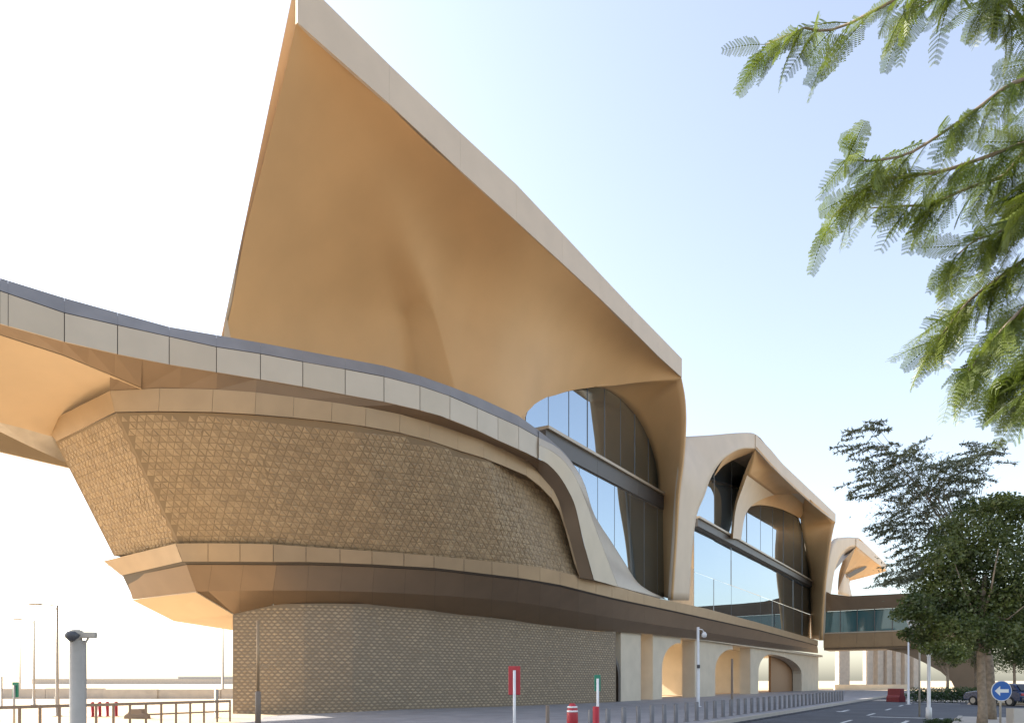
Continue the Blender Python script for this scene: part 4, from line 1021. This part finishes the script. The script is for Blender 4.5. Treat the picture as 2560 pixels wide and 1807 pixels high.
def leaf_cloud(name, blobs, n, size, m, parent, seed, aspect=.45, flat=.3, org=Vector()):
    rnd = random.Random(seed); vs, fs = [], []
    wts = [b[3] ** 2 for b in blobs]
    for k in range(n):
        b = rnd.choices(blobs, weights=wts)[0]
        while True:
            d = Vector((rnd.gauss(0, 1), rnd.gauss(0, 1), rnd.gauss(0, 1)))
            if d.length > .01: break
        d.normalize()
        r = b[3] * (rnd.random() ** .38) * (1 + .16 * math.sin(d.x * 5 + b[0]) * math.sin(d.z * 6 + b[2]))
        c = Vector((b[0], b[1], b[2])) + Vector((d.x * r, d.y * r, d.z * r * b[4])) - org
        ax = Vector((rnd.gauss(0, 1), rnd.gauss(0, 1), rnd.gauss(0, .6) - .5)).normalized(); bx_ = ax.cross(Vector((rnd.gauss(0, 1), rnd.gauss(0, 1), rnd.gauss(0, 1)))).normalized()
        s_ = size * rnd.uniform(.6, 1.35); w_ = s_ * aspect
        i0 = len(vs); vs += [c - ax * s_ * .5, c + bx_ * w_ * .5, c + ax * s_ * .5, c - bx_ * w_ * .5]; fs.append((i0, i0 + 1, i0 + 2, i0 + 3))
    return mesh(name, vs, fs, m, parent)
# dense tree at right
TA = empty('dense_tree', PG(2455, 22.5, .1)); tag(TA, 'dense dark green tree with a pale straight trunk at right', 'tree')
oa = PG(2455, 22.5, .1)
MB().tube([(0, 0, 0), (.02, 0, .6), (-.02, 0, 1.6), (-.06, 0, 2.6), (-.02, 0, 3.8), (.1, 0, 5)], [.17, .135, .125, .115, .09, .06], 14).build('trunk', M['bark'], TA, True)
rnd = random.Random(5)
for k in range(7):
    a = k * .9; e = Vector((math.cos(a) * 1.4, math.sin(a) * 1.2, 4.6 + rnd.uniform(-.6, 1.2)))
    MB().tube([(-.04, 0, 2.5 + .2 * k), e * .55 + Vector((0, 0, 1.3)), e], [.05, .03, .012], 6).build('limb', M['bark'], TA, True)
bl = []
for px, py, r, f in ((2440, 1330, 1.0, .9), (2520, 1300, 1.0, .8), (2390, 1400, .95, .9), (2480, 1420, 1.3, .9), (2560, 1400, 1.2, 1), (2370, 1480, .85, .9), (2330, 1560, .62, .8), (2440, 1520, 1.2, .8), (2530, 1520, 1.2, .9), (2400, 1570, .8, .7), (2480, 1590, .85, .7), (2560, 1590, .8, .7), (2620, 1480, 1.3, 1.1), (2345, 1440, .5, .9), (2300, 1530, .42, .8), (2430, 1270, .6, .6), (2500, 1255, .6, .5), (2560, 1270, .7, .6), (2330, 1620, .4, .6), (2390, 1640, .38, .6), (2540, 1640, .45, .6), (2290, 1512, .6, .7), (2258, 1535, .42, .6), (2312, 1478, .62, .8), (2275, 1585, .4, .6), (2352, 1385, .72, .9), (2376, 1325, .6, .8), (2310, 1600, .5, .6), (2350, 1540, .8, .8)):
    Y = 22.5 + rnd.uniform(-.9, 1.1); p = P(px, py, Y); bl.append((p.x, p.y, p.z, r, f))
leaf_cloud('crown', bl, 42000, .125, M['leafa'], TA, 11, .5, org=oa)
# airy tree behind it
TB = empty('airy_tree', PG(2478, 27, .1)); tag(TB, 'airy tree with loose silhouetted sprays rising above the dense tree', 'tree')
ob = PG(2478, 27, .1)
fork = P(2400, 1300, 27)
tr = cr([ob, P(2470, 1640, 27), P(2440, 1480, 27), P(2400, 1330, 27)], 16)
MB().tube([p - ob for p in tr], [.2 - .008 * k for k in range(16)], 10).build('trunk', M['bark'], TB, True)
sp = [(2150, 1082, -1), (2185, 1062, .6), (2125, 1105, -1), (2160, 1110, -1), (2225, 1122, .3), (2262, 1128, -.6), (2292, 1118, .5), (2205, 1150, -1), (2180, 1165, -1), (2310, 1150, .3), (2240, 1155, -.8), (2162, 1195, -1.2), (2145, 1222, -1.3), (2185, 1225, -1.2), (2230, 1205, -1), (2270, 1195, -.8), (2440, 1118, 1), (2405, 1140, .8), (2475, 1112, 1), (2485, 1145, 1), (2350, 1160, .5), (2380, 1185, .8), (2440, 1185, 1), (2420, 1165, .9), (2330, 1195, -.4), (2440, 1212, 1), (2395, 1215, .8), (2305, 1245, -.9), (2262, 1278, -1), (2228, 1298, -1.2), (2204, 1315, -1.2), (2285, 1310, -1), (2325, 1285, -.8), (2242, 1342, -1.1), (2282, 1362, -1), (2312, 1345, -.9), (2262, 1425, -1), (2292, 1405, -.9), (2225, 1452, -1.1), (2312, 1440, -.8), (2255, 1462, -1), (2350, 1240, .2), (2382, 1252, .5), (2360, 1205, .3), (2300, 1215, -.5), (2250, 1235, -.8), (2340, 1320, -.5), (2330, 1400, -.6), (2270, 1385, -.9), (2215, 1330, -1.1)]
twigs = MB(); vs, fs = [], []
for i, (px, py, dx) in enumerate(sp):
    rnd = random.Random(900 + i)
    for rr in range(4):
        c = P(px + rnd.uniform(-26, 26), py + rnd.uniform(-20, 20), 27 + rnd.uniform(-1.2, 1.2))
        d = Vector((dx * rnd.uniform(.7, 1.1) if dx else rnd.uniform(-.5, .5), rnd.uniform(-.4, .4), rnd.uniform(-.45, .1) if dx < 0 else rnd.uniform(-.05, .4))).normalized()
        Ls = rnd.uniform(.55, 1.0)
        a0 = c - d * Ls * .6
        if rr == 0:
            root = tr[-1 - rnd.randrange(5)]
            mid = (root + a0) / 2 + Vector((0, 0, .25))
            twigs.tube([p - ob for p in (root, mid, a0, c + d * Ls * .3)], [.022, .013, .008, .004], 5)
        for k in range(95):
            t = rnd.random(); q = a0 + d * Ls * t * 1.3 + Vector((0, 0, -.12 * t * t))
            ax = (d * .7 + Vector((rnd.gauss(0, .6), rnd.gauss(0, .6), rnd.gauss(-.12, .45)))).normalized()
            bx_ = ax.cross(Vector((rnd.gauss(0, .4), rnd.gauss(0, .4), 1))).normalized()
            s_ = rnd.uniform(.10, .22); w_ = s_ * .30
            q = q + ax * s_ * .4 - ob
            i0 = len(vs); vs += [q - ax * s_ * .5, q + bx_ * w_ * .5, q + ax * s_ * .5, q - bx_ * w_ * .5]; fs.append((i0, i0 + 1, i0 + 2, i0 + 3))
for k in range(9000):                       # looser leaves filling the heart of the crown
    rnd = random.Random(5000 + k); bx0 = rnd.choice(((2300, 1180, 60, 40), (2250, 1300, 60, 60), (2330, 1260, 70, 60), (2300, 1400, 60, 60), (2400, 1190, 60, 45), (2270, 1440, 50, 30), (2220, 1195, 45, 30), (2370, 1330, 50, 60)))
    c = P(bx0[0] + rnd.gauss(0, .55) * bx0[2], bx0[1] + rnd.gauss(0, .55) * bx0[3], 27 + rnd.uniform(-1.3, 1.3)) - ob
    ax = Vector((rnd.gauss(-.5, .6), rnd.gauss(0, .6), rnd.gauss(-.15, .4))).normalized(); bx_ = ax.cross(Vector((rnd.gauss(0, .5), rnd.gauss(0, .5), 1))).normalized()
    s_ = rnd.uniform(.08, .19); w_ = s_ * .32
    i0 = len(vs); vs += [c - ax * s_ * .5, c + bx_ * w_ * .5, c + ax * s_ * .5, c - bx_ * w_ * .5]; fs.append((i0, i0 + 1, i0 + 2, i0 + 3))
twigs.build('limbs', M['bark'], TB, True)
mesh('crown', vs, fs, M['leafb'], TB)
# hedges and shrubs beyond the side road
rnd = random.Random(77)
def hedge(px0, px1, Y, h, label):
    r = empty('hedge', PG((px0 + px1) / 2, Y)); tag(r, label, 'hedge')
    org = PG((px0 + px1) / 2, Y)
    bl = []
    x = px0
    while x < px1:
        p = PG(x, Y + rnd.uniform(-.4, .4)); bl.append((p.x, p.y, h * .52, h * .52, 1.0)); x += h * 1707 / Y * .42
    leaf_cloud('foliage', bl, 5200, .13, M['hedge'], r, int(px0), .5, org=org)
    return r
hedge(2285, 2462, 50.5, 1.15, 'clipped dark green hedge beyond the side road')
hedge(2548, 2680, 47, 1.35, 'taller dark hedge at the right edge, right of the parked car')
def small_tree(px, Y, h, cr_, label, seed):
    o0 = PG(px, Y); r = empty('small_tree', o0); tag(r, label, 'tree'); rr = random.Random(seed)
    MB().tube([(0, 0, 0), (.05, 0, h * .3), (-.03, 0, h * .6), (0, 0, h * .8)], [.14, .11, .08, .03], 8).build('trunk', M['bark'], r, True)
    for k in range(5):
        MB().tube([(0, 0, h * (.4 + .06 * k)), (rr.uniform(-.6, .6) * cr_, rr.uniform(-.5, .5) * cr_, h * (.6 + .07 * k))], [.05, .015], 5).build('limb', M['bark'], r)
    bl = [(o0.x + rr.uniform(-.7, .7) * cr_, o0.y + rr.uniform(-.6, .6) * cr_, h * rr.uniform(.5, .92), cr_ * rr.uniform(.35, .6), .8) for k in range(12)]
    leaf_cloud('crown', bl, 5200, .16, M['leafa'], r, seed, .5, org=o0)
small_tree(2368, 58, 5.2, 1.9, 'young green tree behind the clipped hedge', 3)
small_tree(2438, 66, 6.0, 2.3, 'larger green tree standing behind the hedge, right of the young one', 4)
small_tree(2535, 60, 6.0, 2.4, 'leafy tree behind the taller hedge at the right edge', 6)
gv = leaf_cloud('grass_tuft', [(PG(2362, 25.6).x + k * .14, 25.6 + .1 * (k % 3), .1, .16, .8) for k in range(-4, 5)], 900, .12, M['hedge'], None, 21, .2); tag(gv, 'small green grass patch at the bottom beside the lamp post', 'grass', kind='stuff')
